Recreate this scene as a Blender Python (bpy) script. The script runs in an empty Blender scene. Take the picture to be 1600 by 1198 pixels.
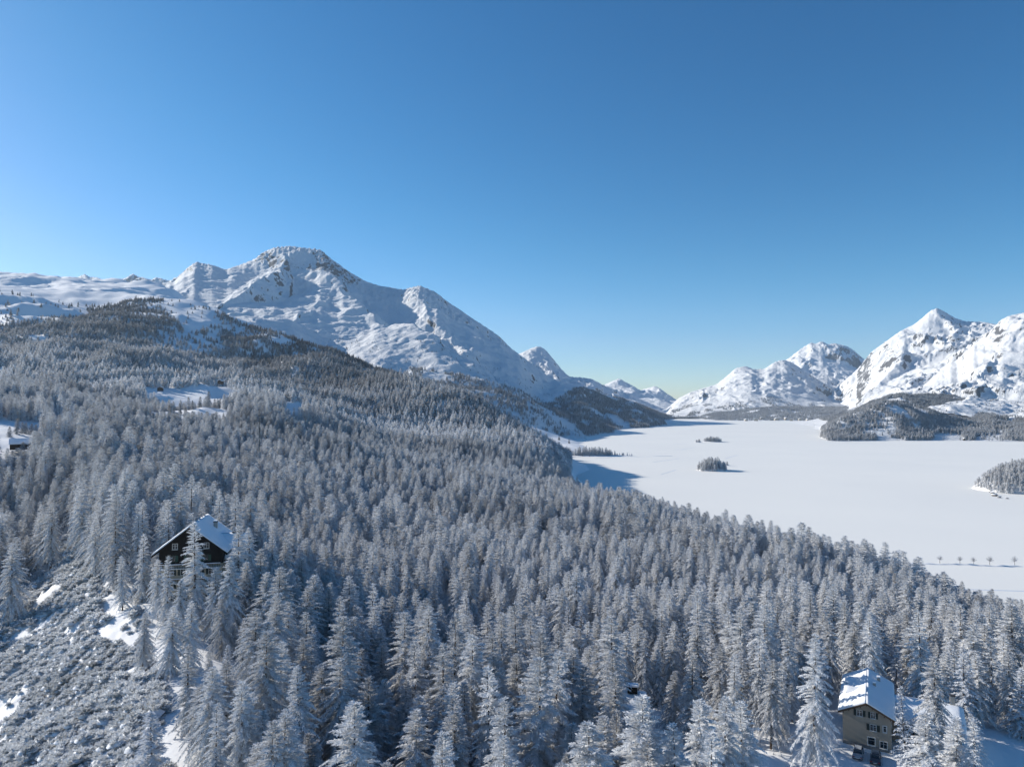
import bpy, bmesh, math, random
import numpy as np
from mathutils import Vector, Matrix
R = math.radians
SC = bpy.context.scene
COL = SC.collection

# ------------------------------------------------------------------ camera
F = 1067.0                    # focal length in photograph pixels (1600 wide)
CAMZ = 130.0                  # camera height above the frozen lake, metres
PITCH = math.atan((628 - 599) / F)
cam_d = bpy.data.cameras.new('camera'); cam = bpy.data.objects.new('camera', cam_d); COL.objects.link(cam)
cam_d.sensor_width = 36; cam_d.lens = 36 * F / 1600
cam_d.clip_start = 0.5; cam_d.clip_end = 200000
cam.location = (0, 0, CAMZ); cam.rotation_euler = (R(90) + PITCH, 0, 0)
SC.camera = cam

# ------------------------------------------------------------------ light
SUN_AZ = -64.0                # degrees from the view direction, negative = left
SUN_EL = 24.0
world = bpy.data.worlds.new("World"); SC.world = world; world.use_nodes = True
wt = world.node_tree; wt.nodes.clear()
wo = wt.nodes.new('ShaderNodeOutputWorld'); wb = wt.nodes.new('ShaderNodeBackground')
sky = wt.nodes.new('ShaderNodeTexSky'); sky.sky_type = 'NISHITA'; sky.sun_disc = False
sky.sun_elevation = R(SUN_EL); sky.sun_rotation = R(SUN_AZ)
sky.altitude = 1800; sky.air_density = 1.0; sky.dust_density = 1.0; sky.ozone_density = 4.0
hs = wt.nodes.new('ShaderNodeHueSaturation'); hs.inputs['Saturation'].default_value = 1.22
wt.links.new(sky.outputs[0], hs.inputs['Color'])
# white balance of the sky: cleaner blue overhead, same rule over the whole dome
sep = wt.nodes.new('ShaderNodeSeparateColor'); cmb = wt.nodes.new('ShaderNodeCombineColor'); wt.links.new(hs.outputs[0], sep.inputs[0])
for i, (k, p, mx) in enumerate(((.56, .62, .84), (.74, .14, .83), (.74, .05, .81))):
    def mth(op, a, b):
        n = wt.nodes.new('ShaderNodeMath'); n.operation = op
        for q, v in enumerate((a, b)):
            if isinstance(v, float): n.inputs[q].default_value = v
            else: wt.links.new(v, n.inputs[q])
        return n.outputs[0]
    v = sep.outputs[i]; g = mth('MINIMUM', mth('MULTIPLY', mth('POWER', v, p), k), mx)
    wt.links.new(mth('MULTIPLY', v, g), cmb.inputs[i])
wt.links.new(cmb.outputs[0], wb.inputs[0])
wb.inputs[1].default_value = 0.12
wt.links.new(wb.outputs[0], wo.inputs[0])
sl = bpy.data.lights.new('sun', 'SUN'); sl.energy = 5.0; sl.angle = R(0.53); sl.color = (1.0, 0.935, 0.83)
sun = bpy.data.objects.new('sun', sl); COL.objects.link(sun)
az, el = R(SUN_AZ), R(SUN_EL)
SUNV = Vector((math.sin(az) * math.cos(el), math.cos(az) * math.cos(el), math.sin(el)))
sun.rotation_euler = (-SUNV).to_track_quat('-Z', 'Y').to_euler(); sun.location = (-300, 100, 400)
vs = SC.view_settings; vs.view_transform = 'Standard'; vs.look = 'None'; vs.gamma = 1; vs.use_curve_mapping = False
vs.exposure = 0.45
cy = SC.cycles; cy.max_bounces = 5; cy.diffuse_bounces = 3; cy.glossy_bounces = 2; cy.transmission_bounces = 3
cy.transparent_max_bounces = 6; cy.volume_bounces = 1; cy.use_denoising = True; cy.sample_clamp_indirect = 6
try: cy.denoiser = 'OPENIMAGEDENOISE'; cy.denoising_prefilter = 'ACCURATE'
except Exception: pass

# ------------------------------------------------------------------ helpers
def P(px, py, Y):
    """photograph pixel at depth Y -> world point"""
    a = (px - 800) / F; b = (599 - py) / F
    c, s = math.cos(PITCH), math.sin(PITCH)
    k = Y / (c - b * s)
    return (a * k, Y, CAMZ + (s + b * c) * k)
def proj(x, y, z):
    c, s = math.cos(PITCH), math.sin(PITCH)
    dz = z - CAMZ; f = y * c + dz * s; u = -y * s + dz * c
    return 800 + F * x / f, 599 - F * u / f

def tag(o, label=None, cat=None, group=None, kind=None):
    if label: o['label'] = label
    if cat: o['category'] = cat
    if group: o['group'] = group
    if kind: o['kind'] = kind
    return o
def empty(name, loc, rz=0):
    o = bpy.data.objects.new(name, None); COL.objects.link(o); o.location = loc; o.rotation_euler = (0, 0, rz)
    o.empty_display_size = 0.5
    return o
def mesh_np(name, V, Fc, mats=(), smooth=False, midx=None):
    """V (n,3), Fc list of (m,k) int arrays"""
    me = bpy.data.meshes.new(name)
    V = np.asarray(V, dtype=np.float32)
    if not isinstance(Fc, (list, tuple)): Fc = [Fc]
    Fc = [np.asarray(f, dtype=np.int32) for f in Fc if len(f)]
    me.vertices.add(len(V)); me.vertices.foreach_set('co', V.ravel())
    nl = sum(f.size for f in Fc); nf = sum(len(f) for f in Fc)
    me.loops.add(nl); me.loops.foreach_set('vertex_index', np.concatenate([f.ravel() for f in Fc]))
    me.polygons.add(nf)
    tot = np.concatenate([np.full(len(f), f.shape[1], np.int32) for f in Fc])
    st = np.concatenate([[0], np.cumsum(tot)[:-1]]).astype(np.int32)
    me.polygons.foreach_set('loop_start', st); me.polygons.foreach_set('loop_total', tot)
    if midx is not None: me.polygons.foreach_set('material_index', np.asarray(midx, np.int32))
    me.polygons.foreach_set('use_smooth', np.full(nf, bool(smooth)))
    for m in mats: me.materials.append(m)
    me.update(); me.validate()
    return me
def obj(name, me, parent=None, loc=None):
    o = bpy.data.objects.new(name, me); COL.objects.link(o)
    if parent is not None: o.parent = parent
    if loc is not None: o.location = loc
    return o

class MB:
    """collects boxes, prisms, tubes into one mesh"""
    def __init__(s): s.v = []; s.f = []
    def box(s, x0, x1, y0, y1, z0, z1):
        b = len(s.v)
        s.v += [(x0,y0,z0),(x1,y0,z0),(x1,y1,z0),(x0,y1,z0),(x0,y0,z1),(x1,y0,z1),(x1,y1,z1),(x0,y1,z1)]
        s.f += [tuple(b+i for i in q) for q in ((0,3,2,1),(4,5,6,7),(0,1,5,4),(1,2,6,5),(2,3,7,6),(3,0,4,7))]
        return s
    def prism(s, poly, y0, y1):
        """poly (x,z) counter-clockwise seen from -y, extruded along y"""
        b = len(s.v); n = len(poly)
        s.v += [(x, y0, z) for x, z in poly] + [(x, y1, z) for x, z in poly]
        s.f.append(tuple(b + i for i in range(n))); s.f.append(tuple(b + n + i for i in reversed(range(n))))
        for i in range(n):
            j = (i + 1) % n; s.f.append((b+j, b+i, b+n+i, b+n+j))
        return s
    def prismx(s, poly, x0, x1):
        """poly (y,z) extruded along x"""
        b = len(s.v); n = len(poly)
        s.v += [(x0, y, z) for y, z in poly] + [(x1, y, z) for y, z in poly]
        s.f.append(tuple(b + i for i in reversed(range(n)))); s.f.append(tuple(b + n + i for i in range(n)))
        for i in range(n):
            j = (i + 1) % n; s.f.append((b+i, b+j, b+n+j, b+n+i))
        return s
    def tube(s, p0, p1, r0, r1=None, n=6):
        r1 = r0 if r1 is None else r1
        p0, p1 = Vector(p0), Vector(p1); d = (p1 - p0).normalized()
        a = d.cross(Vector((0,0,1)) if abs(d.z) < .9 else Vector((1,0,0))).normalized(); c = d.cross(a)
        b = len(s.v)
        for p, r in ((p0, r0), (p1, r1)):
            for i in range(n):
                t = 2*math.pi*i/n; s.v.append(tuple(p + a*math.cos(t)*r + c*math.sin(t)*r))
        for i in range(n):
            j = (i+1) % n; s.f.append((b+i, b+j, b+n+j, b+n+i))
        s.f.append(tuple(b+i for i in reversed(range(n)))); s.f.append(tuple(b+n+i for i in range(n)))
        return s
    def build(s, name, mat, parent=None, bevel=0, loc=None, smooth=False):
        me = bpy.data.meshes.new(name); me.from_pydata(s.v, [], s.f); me.materials.append(mat)
        if bevel:
            bm = bmesh.new(); bm.from_mesh(me)
            bmesh.ops.bevel(bm, geom=bm.edges[:], offset=bevel, segments=2, affect='EDGES', profile=.6)
            bm.to_mesh(me); bm.free()
        bm = bmesh.new(); bm.from_mesh(me); bmesh.ops.recalc_face_normals(bm, faces=bm.faces[:]); bm.to_mesh(me); bm.free()
        if smooth:
            for p in me.polygons: p.use_smooth = True
        return obj(name, me, parent, loc)

# ---- noise
_rs = np.random.RandomState(7)
_perm = _rs.permutation(4096).astype(np.int64)
_ga = _rs.rand(4096) * 2 * np.pi
_gx, _gy = np.cos(_ga), np.sin(_ga)
def perlin(x, y):
    xi = np.floor(x).astype(np.int64); yi = np.floor(y).astype(np.int64)
    xf = x - xi; yf = y - yi
    u = xf*xf*xf*(xf*(xf*6-15)+10); v = yf*yf*yf*(yf*(yf*6-15)+10)
    def g(i, j, dx, dy):
        h = _perm[(_perm[(xi+i) & 4095] + (yi+j)) & 4095]
        return _gx[h]*dx + _gy[h]*dy
    a = g(0,0,xf,yf); b = g(1,0,xf-1,yf); c = g(0,1,xf,yf-1); d = g(1,1,xf-1,yf-1)
    return ((a*(1-u)+b*u)*(1-v) + (c*(1-u)+d*u)*v) * 1.5
def fbm(x, y, s, o=5, gain=.5, lac=2.03, seed=0):
    r = 0; a = 1; x = x/s + seed*17.3; y = y/s - seed*9.1
    for i in range(o):
        r = r + a*perlin(x, y); x = x*lac + 5.2; y = y*lac + 1.3; a *= gain
    return r
def ridged(x, y, s, o=6, gain=.5, lac=2.07, seed=0):
    r = 0; a = 1; w = 1; x = x/s + seed*13.7; y = y/s + seed*7.9
    for i in range(o):
        n = (1 - np.abs(perlin(x, y)))**2; n = n * w; r = r + a*n
        w = np.clip(n*1.6, 0, 1); x = x*lac + 3.1; y = y*lac - 7.7; a *= gain
    return r
def sstep(a, b, x):
    t = np.clip((x-a)/(b-a), 0, 1); return t*t*(3-2*t)

# ---- thin plate spline through control points in (column, log distance)
KU, KV = 1/300.0, 3.0
class TPS:
    def __init__(s, pts, lam=1e-4):
        """pts: (px, Y, z)"""
        p = np.array(pts, float)
        s.c = np.stack([p[:,0]*KU, np.log(p[:,1])*KV], 1)
        val = (CAMZ - p[:,2]) / p[:,1] * 10
        n = len(p); d = np.linalg.norm(s.c[:,None]-s.c[None], axis=2)
        K = s.k(d) + lam*np.eye(n)
        Pm = np.hstack([np.ones((n,1)), s.c])
        A = np.block([[K, Pm], [Pm.T, np.zeros((3,3))]])
        s.w = np.linalg.solve(A, np.concatenate([val, np.zeros(3)]))
    @staticmethod
    def k(r):
        return np.where(r > 1e-9, r*r*np.log(np.maximum(r, 1e-9)), 0)
    def __call__(s, px, Y):
        px = np.asarray(px, float); Y = np.asarray(Y, float); sh = px.shape
        q = np.stack([px.ravel()*KU, np.log(Y.ravel())*KV], 1); out = np.zeros(len(q))
        for i in range(0, len(q), 20000):
            qq = q[i:i+20000]
            d = np.linalg.norm(qq[:,None]-s.c[None], axis=2)
            out[i:i+20000] = s.k(d) @ s.w[:-3] + s.w[-3] + qq @ s.w[-2:]
        return (CAMZ - out.reshape(sh)/10*Y)

def ridge_max(x, y, z, line, slope_l, slope_r, soft=25.0):
    """raise z to a roof-shaped ridge along a 3-D polyline [(px,py,Y)]; left/right slopes differ"""
    pts = [P(*p) for p in line]
    best = np.full(x.shape, -1e9)
    for (x0,y0,z0),(x1,y1,z1) in zip(pts[:-1], pts[1:]):
        dx, dy = x1-x0, y1-y0; L2 = dx*dx+dy*dy
        t = np.clip(((x-x0)*dx+(y-y0)*dy)/L2, 0, 1)
        ex, ey = x-(x0+t*dx), y-(y0+t*dy); d = np.hypot(ex, ey)
        side = (x-x0)*dy-(y-y0)*dx
        sl_ = np.where(side < 0, slope_r, slope_l)      # lines are drawn from the summit towards the camera
        best = np.maximum(best, z0+t*(z1-z0) - sl_*d)
    m = np.maximum(z, best)
    return m + soft*np.log(np.exp((z-m)/soft)+np.exp((best-m)/soft)) - soft*0.69*np.exp(-np.abs(z-best)/soft)

# ------------------------------------------------------------------ materials
def new_mat(name):
    m = bpy.data.materials.new(name); m.use_nodes = True
    nt = m.node_tree; nt.nodes.clear()
    out = nt.nodes.new('ShaderNodeOutputMaterial')
    return m, nt, out
def N(nt, t, **kw):
    n = nt.nodes.new(t)
    for k, v in kw.items():
        if k in ('operation', 'blend_type', 'data_type', 'attribute_name', 'attribute_type', 'noise_dimensions', 'feature', 'clamp_factor'): setattr(n, k, v)
        else: n.inputs[k].default_value = v
    return n
def math_(nt, op, a, b=None, c=None):
    n = nt.nodes.new('ShaderNodeMath'); n.operation = op
    for i, v in enumerate((a, b, c)):
        if v is None: continue
        if hasattr(v, 'links') or hasattr(v, 'is_output'): nt.links.new(v, n.inputs[i])
        else: n.inputs[i].default_value = v
    return n.outputs[0]
def mixc(nt, f, a, b):
    n = nt.nodes.new('ShaderNodeMix'); n.data_type = 'RGBA'
    for s, v in ((n.inputs[0], f), (n.inputs[6], a), (n.inputs[7], b)):
        if hasattr(v, 'is_output'): nt.links.new(v, s)
        else: s.default_value = v if s is n.inputs[0] else (*v, 1)
    return n.outputs[2]
def mrange(nt, v, a, b, c=0., d=1., smooth=False):
    n = nt.nodes.new('ShaderNodeMapRange'); n.inputs[1].default_value = a; n.inputs[2].default_value = b
    n.inputs[3].default_value = c; n.inputs[4].default_value = d; nt.links.new(v, n.inputs[0])
    if smooth: n.interpolation_type = 'SMOOTHSTEP'
    return n.outputs[0]
def noise(nt, scale, detail=4, rough=.55, vec=None, dist=0.):
    n = nt.nodes.new('ShaderNodeTexNoise'); n.inputs['Scale'].default_value = scale; n.inputs['Detail'].default_value = detail
    n.inputs['Roughness'].default_value = rough; n.inputs['Distortion'].default_value = dist
    if vec is not None: nt.links.new(vec, n.inputs['Vector'])
    return n.outputs[0]
def bump(nt, h, dist, strength=1.):
    b = nt.nodes.new('ShaderNodeBump'); b.inputs['Distance'].default_value = dist; b.inputs['Strength'].default_value = strength
    nt.links.new(h, b.inputs['Height']); return b.outputs[0]
def pos(nt): return nt.nodes.new('ShaderNodeNewGeometry').outputs['Position']
def princ(nt, out, col, rough=.8, nrm=None, spec=.3, **kw):
    p = nt.nodes.new('ShaderNodeBsdfPrincipled')
    if hasattr(col, 'is_output'): nt.links.new(col, p.inputs['Base Color'])
    else: p.inputs['Base Color'].default_value = (*col, 1)
    p.inputs['Roughness'].default_value = rough; p.inputs['Specular IOR Level'].default_value = spec
    if nrm is not None: nt.links.new(nrm, p.inputs['Normal'])
    for k, v in kw.items(): p.inputs[k].default_value = v
    nt.links.new(p.outputs[0], out.inputs[0]); return p

def snow_ground(name, big=60., small=1.2, bumpd=.12, tint=(.82, .825, .835)):
    m, nt, out = new_mat(name); p = pos(nt)
    n1 = noise(nt, 1/big, 5, .55, p); n2 = noise(nt, 1/small, 5, .6, p)
    c = mixc(nt, mrange(nt, n1, .3, .7), (tint[0]*.95, tint[1]*.955, tint[2]*.965), tint)
    h = math_(nt, 'ADD', math_(nt, 'MULTIPLY', n1, 4.), math_(nt, 'MULTIPLY', n2, 1.))
    princ(nt, out, c, .75, bump(nt, h, bumpd), .2)
    return m
M = {}
M['snow'] = snow_ground('snow_ground')
M['lake'] = snow_ground('lake_snow', 260., 9., .05, (.835, .825, .785))
M['roof_snow'] = snow_ground('roof_snow', 5., .5, .05, (.82, .84, .87))

def mountain_mat(name, rocktint=(.09, .09, .093), scale=1.):
    """snow with rock showing where the python-side rock attribute and the steepness say"""
    m, nt, out = new_mat(name); p = pos(nt)
    at = N(nt, 'ShaderNodeAttribute', attribute_name='rock')
    n1 = noise(nt, .016*scale, 9, .68, p, .3); n2 = noise(nt, .05*scale, 6, .65, p)
    r = math_(nt, 'ADD', at.outputs['Fac'], math_(nt, 'MULTIPLY', math_(nt, 'SUBTRACT', n1, .5), 1.9))
    f = mrange(nt, r, .56, .68, 0, 1)
    rc = mixc(nt, n2, tuple(c*.6 for c in rocktint), tuple(c*1.7 for c in rocktint))
    sc = mixc(nt, mrange(nt, n2, .3, .7), (.66, .675, .69), (.73, .74, .755))
    col = mixc(nt, f, sc, rc)
    h = math_(nt, 'ADD', math_(nt, 'MULTIPLY', n1, 2.2), math_(nt, 'MULTIPLY', n2, .5))
    princ(nt, out, col, .85, bump(nt, h, 11./scale, .7), .15)
    return m
M['mountain'] = mountain_mat('mountain_snow_and_rock', scale=1.7)
M['far_mountain'] = mountain_mat('far_mountain_snow_and_rock', (.13, .125, .125), .55)

def frost_mat(name, dark, light, var=.35, trans=.25, size=1.0):
    """hoar-frosted twigs; obj/instance attribute 'frost' (0 bare .. 1 white)"""
    m, nt, out = new_mat(name)
    oi = nt.nodes.new('ShaderNodeObjectInfo'); rnd = oi.outputs['Random']
    fa = N(nt, 'ShaderNodeAttribute', attribute_name='frost', attribute_type='INSTANCER')
    tc = nt.nodes.new('ShaderNodeTexCoord').outputs['Object']
    n1 = noise(nt, 1.1*size, 4, .65, tc)
    f = math_(nt, 'ADD', fa.outputs['Fac'], math_(nt, 'MULTIPLY', math_(nt, 'SUBTRACT', n1, .5), var*2))
    f = math_(nt, 'ADD', f, math_(nt, 'MULTIPLY', math_(nt, 'SUBTRACT', rnd, .5), .22))
    g = nt.nodes.new('ShaderNodeNewGeometry'); sx = nt.nodes.new('ShaderNodeSeparateXYZ'); nt.links.new(g.outputs['Normal'], sx.inputs[0])
    f = math_(nt, 'ADD', f, math_(nt, 'MULTIPLY', sx.outputs[2], .16))
    n = nt.nodes.new('ShaderNodeMath'); n.operation = 'ADD'; n.use_clamp = True; nt.links.new(f, n.inputs[0]); n.inputs[1].default_value = 0
    col = mixc(nt, n.outputs[0], dark, light)
    d = nt.nodes.new('ShaderNodeBsdfDiffuse'); nt.links.new(col, d.inputs[0]); d.inputs['Roughness'].default_value = .6
    t = nt.nodes.new('ShaderNodeBsdfTranslucent'); nt.links.new(col, t.inputs[0])
    mx = nt.nodes.new('ShaderNodeMixShader'); mx.inputs[0].default_value = trans
    nt.links.new(d.outputs[0], mx.inputs[1]); nt.links.new(t.outputs[0], mx.inputs[2]); nt.links.new(mx.outputs[0], out.inputs[0])
    return m
M['larch'] = frost_mat('frosted_larch_twigs', (.085, .078, .08), (.85, .86, .875), .32, .24)
M['pine'] = frost_mat('snowy_pine_needles', (.035, .045, .038), (.78, .80, .84), .7, .15, .8)
M['shrub'] = frost_mat('snowy_dwarf_pine', (.10, .11, .10), (.86, .87, .88), .45, .32, 1.4)
M['deciduous'] = frost_mat('frosted_broadleaf_twigs', (.16, .14, .13), (.78, .78, .79), .3)

def simple(name, col, rough=.7, spec=.3, nscale=0, namp=.3, bd=0., metal=0.):
    m, nt, out = new_mat(name)
    if nscale:
        tc = nt.nodes.new('ShaderNodeTexCoord').outputs['Object']
        n1 = noise(nt, nscale, 5, .6, tc)
        c = mixc(nt, n1, tuple(v*(1-namp) for v in col), tuple(min(1, v*(1+namp)) for v in col))
        nr = bump(nt, n1, bd) if bd else None
        princ(nt, out, c, rough, nr, spec, Metallic=metal)
    else:
        princ(nt, out, col, rough, None, spec, Metallic=metal)
    return m
M['bark'] = simple('larch_bark', (.085, .062, .05), .9, .1, 3, .6, .03)
M['timber'] = simple('black_stained_timber', (.016, .014, .013), .8, .2, 4, .4, .01)
M['cream'] = simple('cream_render', (.46, .40, .31), .9, .1, .7, .12, .01)
M['beige'] = simple('beige_render', (.36, .31, .25), .9, .1, .6, .14, .01)
M['white_trim'] = simple('white_painted_wood', (.62, .62, .60), .6, .3, 3, .1)
M['glass'] = simple('dark_window_glass', (.02, .028, .035), .08, .6)
M['shutter'] = simple('dark_green_shutter', (.022, .035, .032), .6, .3, 5, .2)
M['shutter_green'] = simple('green_shutter', (.02, .06, .045), .6, .3, 5, .2)
M['brown_wood'] = simple('brown_weathered_wood', (.10, .062, .04), .8, .2, 5, .4, .01)
M['hut_wood'] = simple('dark_hut_wood', (.055, .042, .034), .85, .2, 5, .4, .01)
M['chimney'] = simple('chimney_plaster', (.36, .34, .31), .9, .1, 4, .2, .01)
M['slate'] = simple('dark_roof_slate', (.05, .05, .055), .8, .2, 3, .3)
M['metal'] = simple('galvanised_metal', (.30, .31, .32), .45, .5, 8, .15, 0, .8)
M['mast_metal'] = simple('mast_grey_green', (.10, .11, .105), .6, .4, 5, .2, 0, .3)
M['rock'] = simple('shore_rock', (.15, .14, .13), .9, .15, 1.2, .5, .1)
M['car_silver'] = simple('silver_car_paint', (.30, .33, .37), .3, .6, 0)
M['car_blue'] = simple('dark_blue_car_paint', (.03, .05, .085), .3, .6, 0)
M['tyre'] = simple('tyre_rubber', (.02, .02, .02), .85, .1)
M['black_plastic'] = simple('black_plastic', (.02, .02, .022), .5, .4)
M['red_lamp'] = simple('red_lamp_glass', (.25, .01, .01), .2, .6)
M['track'] = simple('trodden_snow', (.62, .66, .72), .85, .1, .3, .12)
M['stone_wall'] = simple('grey_stone', (.22, .21, .20), .9, .1, 2, .4, .03)

# ------------------------------------------------------------------ terrain
def top(px, py, Y, tree=17):
    x, y, z = P(px, py, Y); return (px, Y, z - tree)
def at_(px, py, Y):
    x, y, z = P(px, py, Y); return (px, Y, z)
near = []
def row(Y, **kw): pass
def rowz(Y, *pairs):
    for px, z in pairs: near.append((px, Y, z))
rowz(45, (-500,66),(0,74),(400,74),(800,70),(1200,64),(1600,60),(2100,50))
rowz(100, (-600,48),(-300,56),(0,66),(150,72),(300,75),(500,70),(800,66),(1100,62),(1350,59),(1600,57),(2000,48))
rowz(140, (-600,42),(-300,50),(0,62),(150,71),(250,75),(350,75),(500,66),(800,61),(1100,60),(1350,61),(1500,60),(1600,58),(2000,44))
rowz(190, (-600,48),(-300,56),(0,64),(80,70),(160,77),(300,78),(400,72),(500,62),(650,55),(800,53),(1000,53),(1200,53),(1400,52),(1600,47),(2000,30))
rowz(235, (-300,62),(0,66),(90,74),(160,85),(230,84),(320,80))
rowz(300, (-600,80),(-300,78),(0,76),(100,80),(200,82),(300,68),(450,56),(600,48),(800,44),(1000,42),(1200,40),(1400,32),(1500,25),(1600,19),(1750,8),(2000,0))
rowz(420, (-300,106),(0,104),(100,98),(200,86),(300,71),(450,56),(600,43),(800,38),(1000,34),(1100,32),(1200,31),(1300,27),(1400,16),(1500,-3),(1600,-8),(2000,-10))
rowz(480, (1200,24),(1300,8),(1400,-5))
rowz(600, (-300,130),(0,118),(100,109),(200,96),(300,82),(450,67),(600,52),(750,44),(900,35),(1000,27),(1050,19),(1100,9),(1160,-4),(1300,-10),(2000,-12))
rowz(900, (-300,170),(0,145),(100,136),(200,124),(300,119),(350,119),(450,113),(520,92),(600,66),(700,52),(800,42),(850,32),(885,16),(915,-4),(1000,-10),(1300,-14))
rowz(1050, (850,50),(885,28),(908,-2))
rowz(1200, (-300,190),(0,172),(100,163),(200,153),(250,151),(350,150),(450,140),(520,118),(600,90),(700,78),(800,77),(850,46),(885,18),(905,-4),(1000,-14))
near += [top(640,583,1500), top(600,585,1500), top(680,604,1480), top(570,600,1450), top(720,607,1370), top(745,618,1340),
         top(780,642,1300), top(815,663,1200),
         top(450,560,1750), top(500,556,1750), top(400,570,1750), top(550,566,1720), top(590,584,1700)]
rowz(1500, (-300,230),(0,232),(100,238),(200,236),(300,200),(400,172),(450,168),(520,165),(780,62),(850,30),(885,8),(905,-5),(1000,-14))
rowz(1650, (880,3),(910,-3),(1000,-12))
rowz(1950, (450,218),(520,200),(600,145),(700,88),(800,45),(870,5),(900,-6),(1000,-14))
rowz(2000, (-300,330),(0,370),(100,365),(200,350),(300,300),(380,250))
near += [at_(-300,450,2300), at_(-150,447,2300), top(0,453,2300,8), top(60,462,2300,8), top(110,473,2350), top(200,464,2500), top(250,465,2500), top(290,475,2450,10),
         top(340,489,2400,10), top(400,508,2350), top(480,530,2300), top(530,552,2250), top(575,576,2200), top(620,590,2150,12)]
near += [at_(-300,447,2800), at_(0,449,2800), at_(100,453,2800), at_(200,457,2800), at_(280,474,2800), at_(400,530,2800), at_(500,565,2800), at_(650,610,2600), at_(800,645,2400)]
near += [at_(-300,424,3500), at_(-100,424,3500), at_(0,427,3500), at_(60,432,3500), at_(110,440,3500), at_(150,445,3500), at_(200,439,3550), at_(235,439,3550), at_(262,447,3500), at_(300,480,3400)]
near += [at_(0,440,4200), at_(200,450,4200), at_(-300,435,4200), at_(400,560,3500), at_(600,620,3500), at_(850,670,2600), at_(900,690,2400), at_(300,500,4200)]
near += [(1100,1500,-20),(1600,800,-20),(2100,800,-20),(1300,2500,-30),(1000,2500,-25),(900,2100,-8)]
tps_near = TPS(near)

# building pads: (x, y, z, inner radius, outer radius)
CH = P(298, 934, 178)[:2] + (78.2,)
CHALET = (CH[0], CH[1], 78.2)
HOUSE = (71.2, 138.9, 61.0)
pads = [(CH[0]+1, CH[1]+9, 78.2, 13, 24), (77, 147, 61.0, 13, 24), (74,132,60.6,8,14), (60,128,60.2,9,16), (21.5,137,60.3,6,12)]
def ground(x, y):
    x = np.asarray(x, float); y = np.asarray(y, float)
    px = 800 + F*x/y
    z = tps_near(px, y)
    # natural undulation growing with distance
    z = z + fbm(x, y, 45, 4)*np.clip(y/300, .25, 1.4) + fbm(x, y, 380, 4, seed=3)*np.clip((y-500)/120, 0, 16)
    w = sstep(2000, 3000, y)
    z = z + w*(fbm(x, y, 600, 5, seed=5)*24 + (ridged(x, y, 260, 5, seed=6)-1.1)*16)
    lw_ = np.clip((620-px)/150, 0, 1)*np.clip((y-420)/250, 0, 1)*(1-sstep(2100, 2500, y))
    z = z + lw_*(ridged(x, y*1.25, 240, 3, seed=12)-1.05)*np.clip(y/60, 6, 24)
    # rough shrub slope bottom left
    zl = np.clip((260-px)/120, 0, 1)*np.clip((260-y)/60, 0, 1)
    z = z + zl*(fbm(x, y, 9, 3, seed=8)*1.0 + fbm(x, y, 3.2, 2, seed=9)*.35)
    z = z - sstep(2500, 3000, y)*sstep(420, 560, px)*300
    for cx, cy_, cz, r0, r1 in pads:
        d = np.hypot(x-cx, y-cy_); k = 1 - sstep(r0, r1, d); z = z*(1-k) + cz*k
    return np.maximum(z, -25)

def fan(name, px0, px1, npx, Y0, Y1, nY, fn, mat, label=None, attr=True, power=1.0, smooth=True):
    pxs = np.linspace(px0, px1, npx); ys = np.exp(np.linspace(math.log(Y0), math.log(Y1), nY))
    PX, YY = np.meshgrid(pxs, ys); X = (PX-800)/F*YY
    r = fn(PX, X, YY)
    Z, rock = r if isinstance(r, tuple) else (r, None)
    V = np.stack([X.ravel(), YY.ravel(), Z.ravel()], 1)
    i = np.arange(nY-1)[:,None]*npx + np.arange(npx-1)[None]
    Q = np.stack([i, i+1, i+npx+1, i+npx], -1).reshape(-1, 4)
    me = mesh_np(name, V, Q, [mat], smooth)
    if rock is not None:
        a = me.attributes.new('rock', 'FLOAT', 'POINT'); a.data.foreach_set('value', rock.ravel().astype(np.float32))
    o = obj(name, me); tag(o, kind='structure')
    return o, (PX, X, YY, Z)

fan('ground', -700, 2300, 660, 45, 4200, 560, lambda PX, X, Y: ground(X, Y), M['snow'])
# frozen lake, a sheet reaching the horizon beneath the mountains
lw = []
for yy in (-200, 60000): lw += [(-50000, yy, 0), (50000, yy, 0)]
lk = obj('frozen_lake', mesh_np('frozen_lake', np.array([(-9000,-200,0),(9000,-200,0),(9000,9000,0),(-9000,9000,0)], float), np.array([[0,1,2,3]]), [M['lake']]))
tag(lk, kind='structure')
far = obj('valley_floor', mesh_np('valley_floor', np.array([(-15900,-1400,-26),(15900,-1400,-26),(15900,15400,-26),(-15900,15400,-26)], float), np.array([[0,1,2,3]]), [M['lake']]))
tag(far, kind='structure')

def rockmask(X, Y, Z, extra=0, s=.85, cell=None):
    gy, gx = np.gradient(Z)
    dX = np.gradient(X, axis=1); dY = np.gradient(Y, axis=0)
    zx = gx/np.maximum(dX, 1e-3); zy = gy/np.maximum(dY, 1e-3)
    # correct for fan skew: X also varies with row
    dXr = np.gradient(X, axis=0); zy = (gy - zx*dXr)/np.maximum(dY, 1e-3)
    sl = np.hypot(zx, zy)
    return np.clip((sl - s)*.9, -.18, .75) + extra

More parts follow.
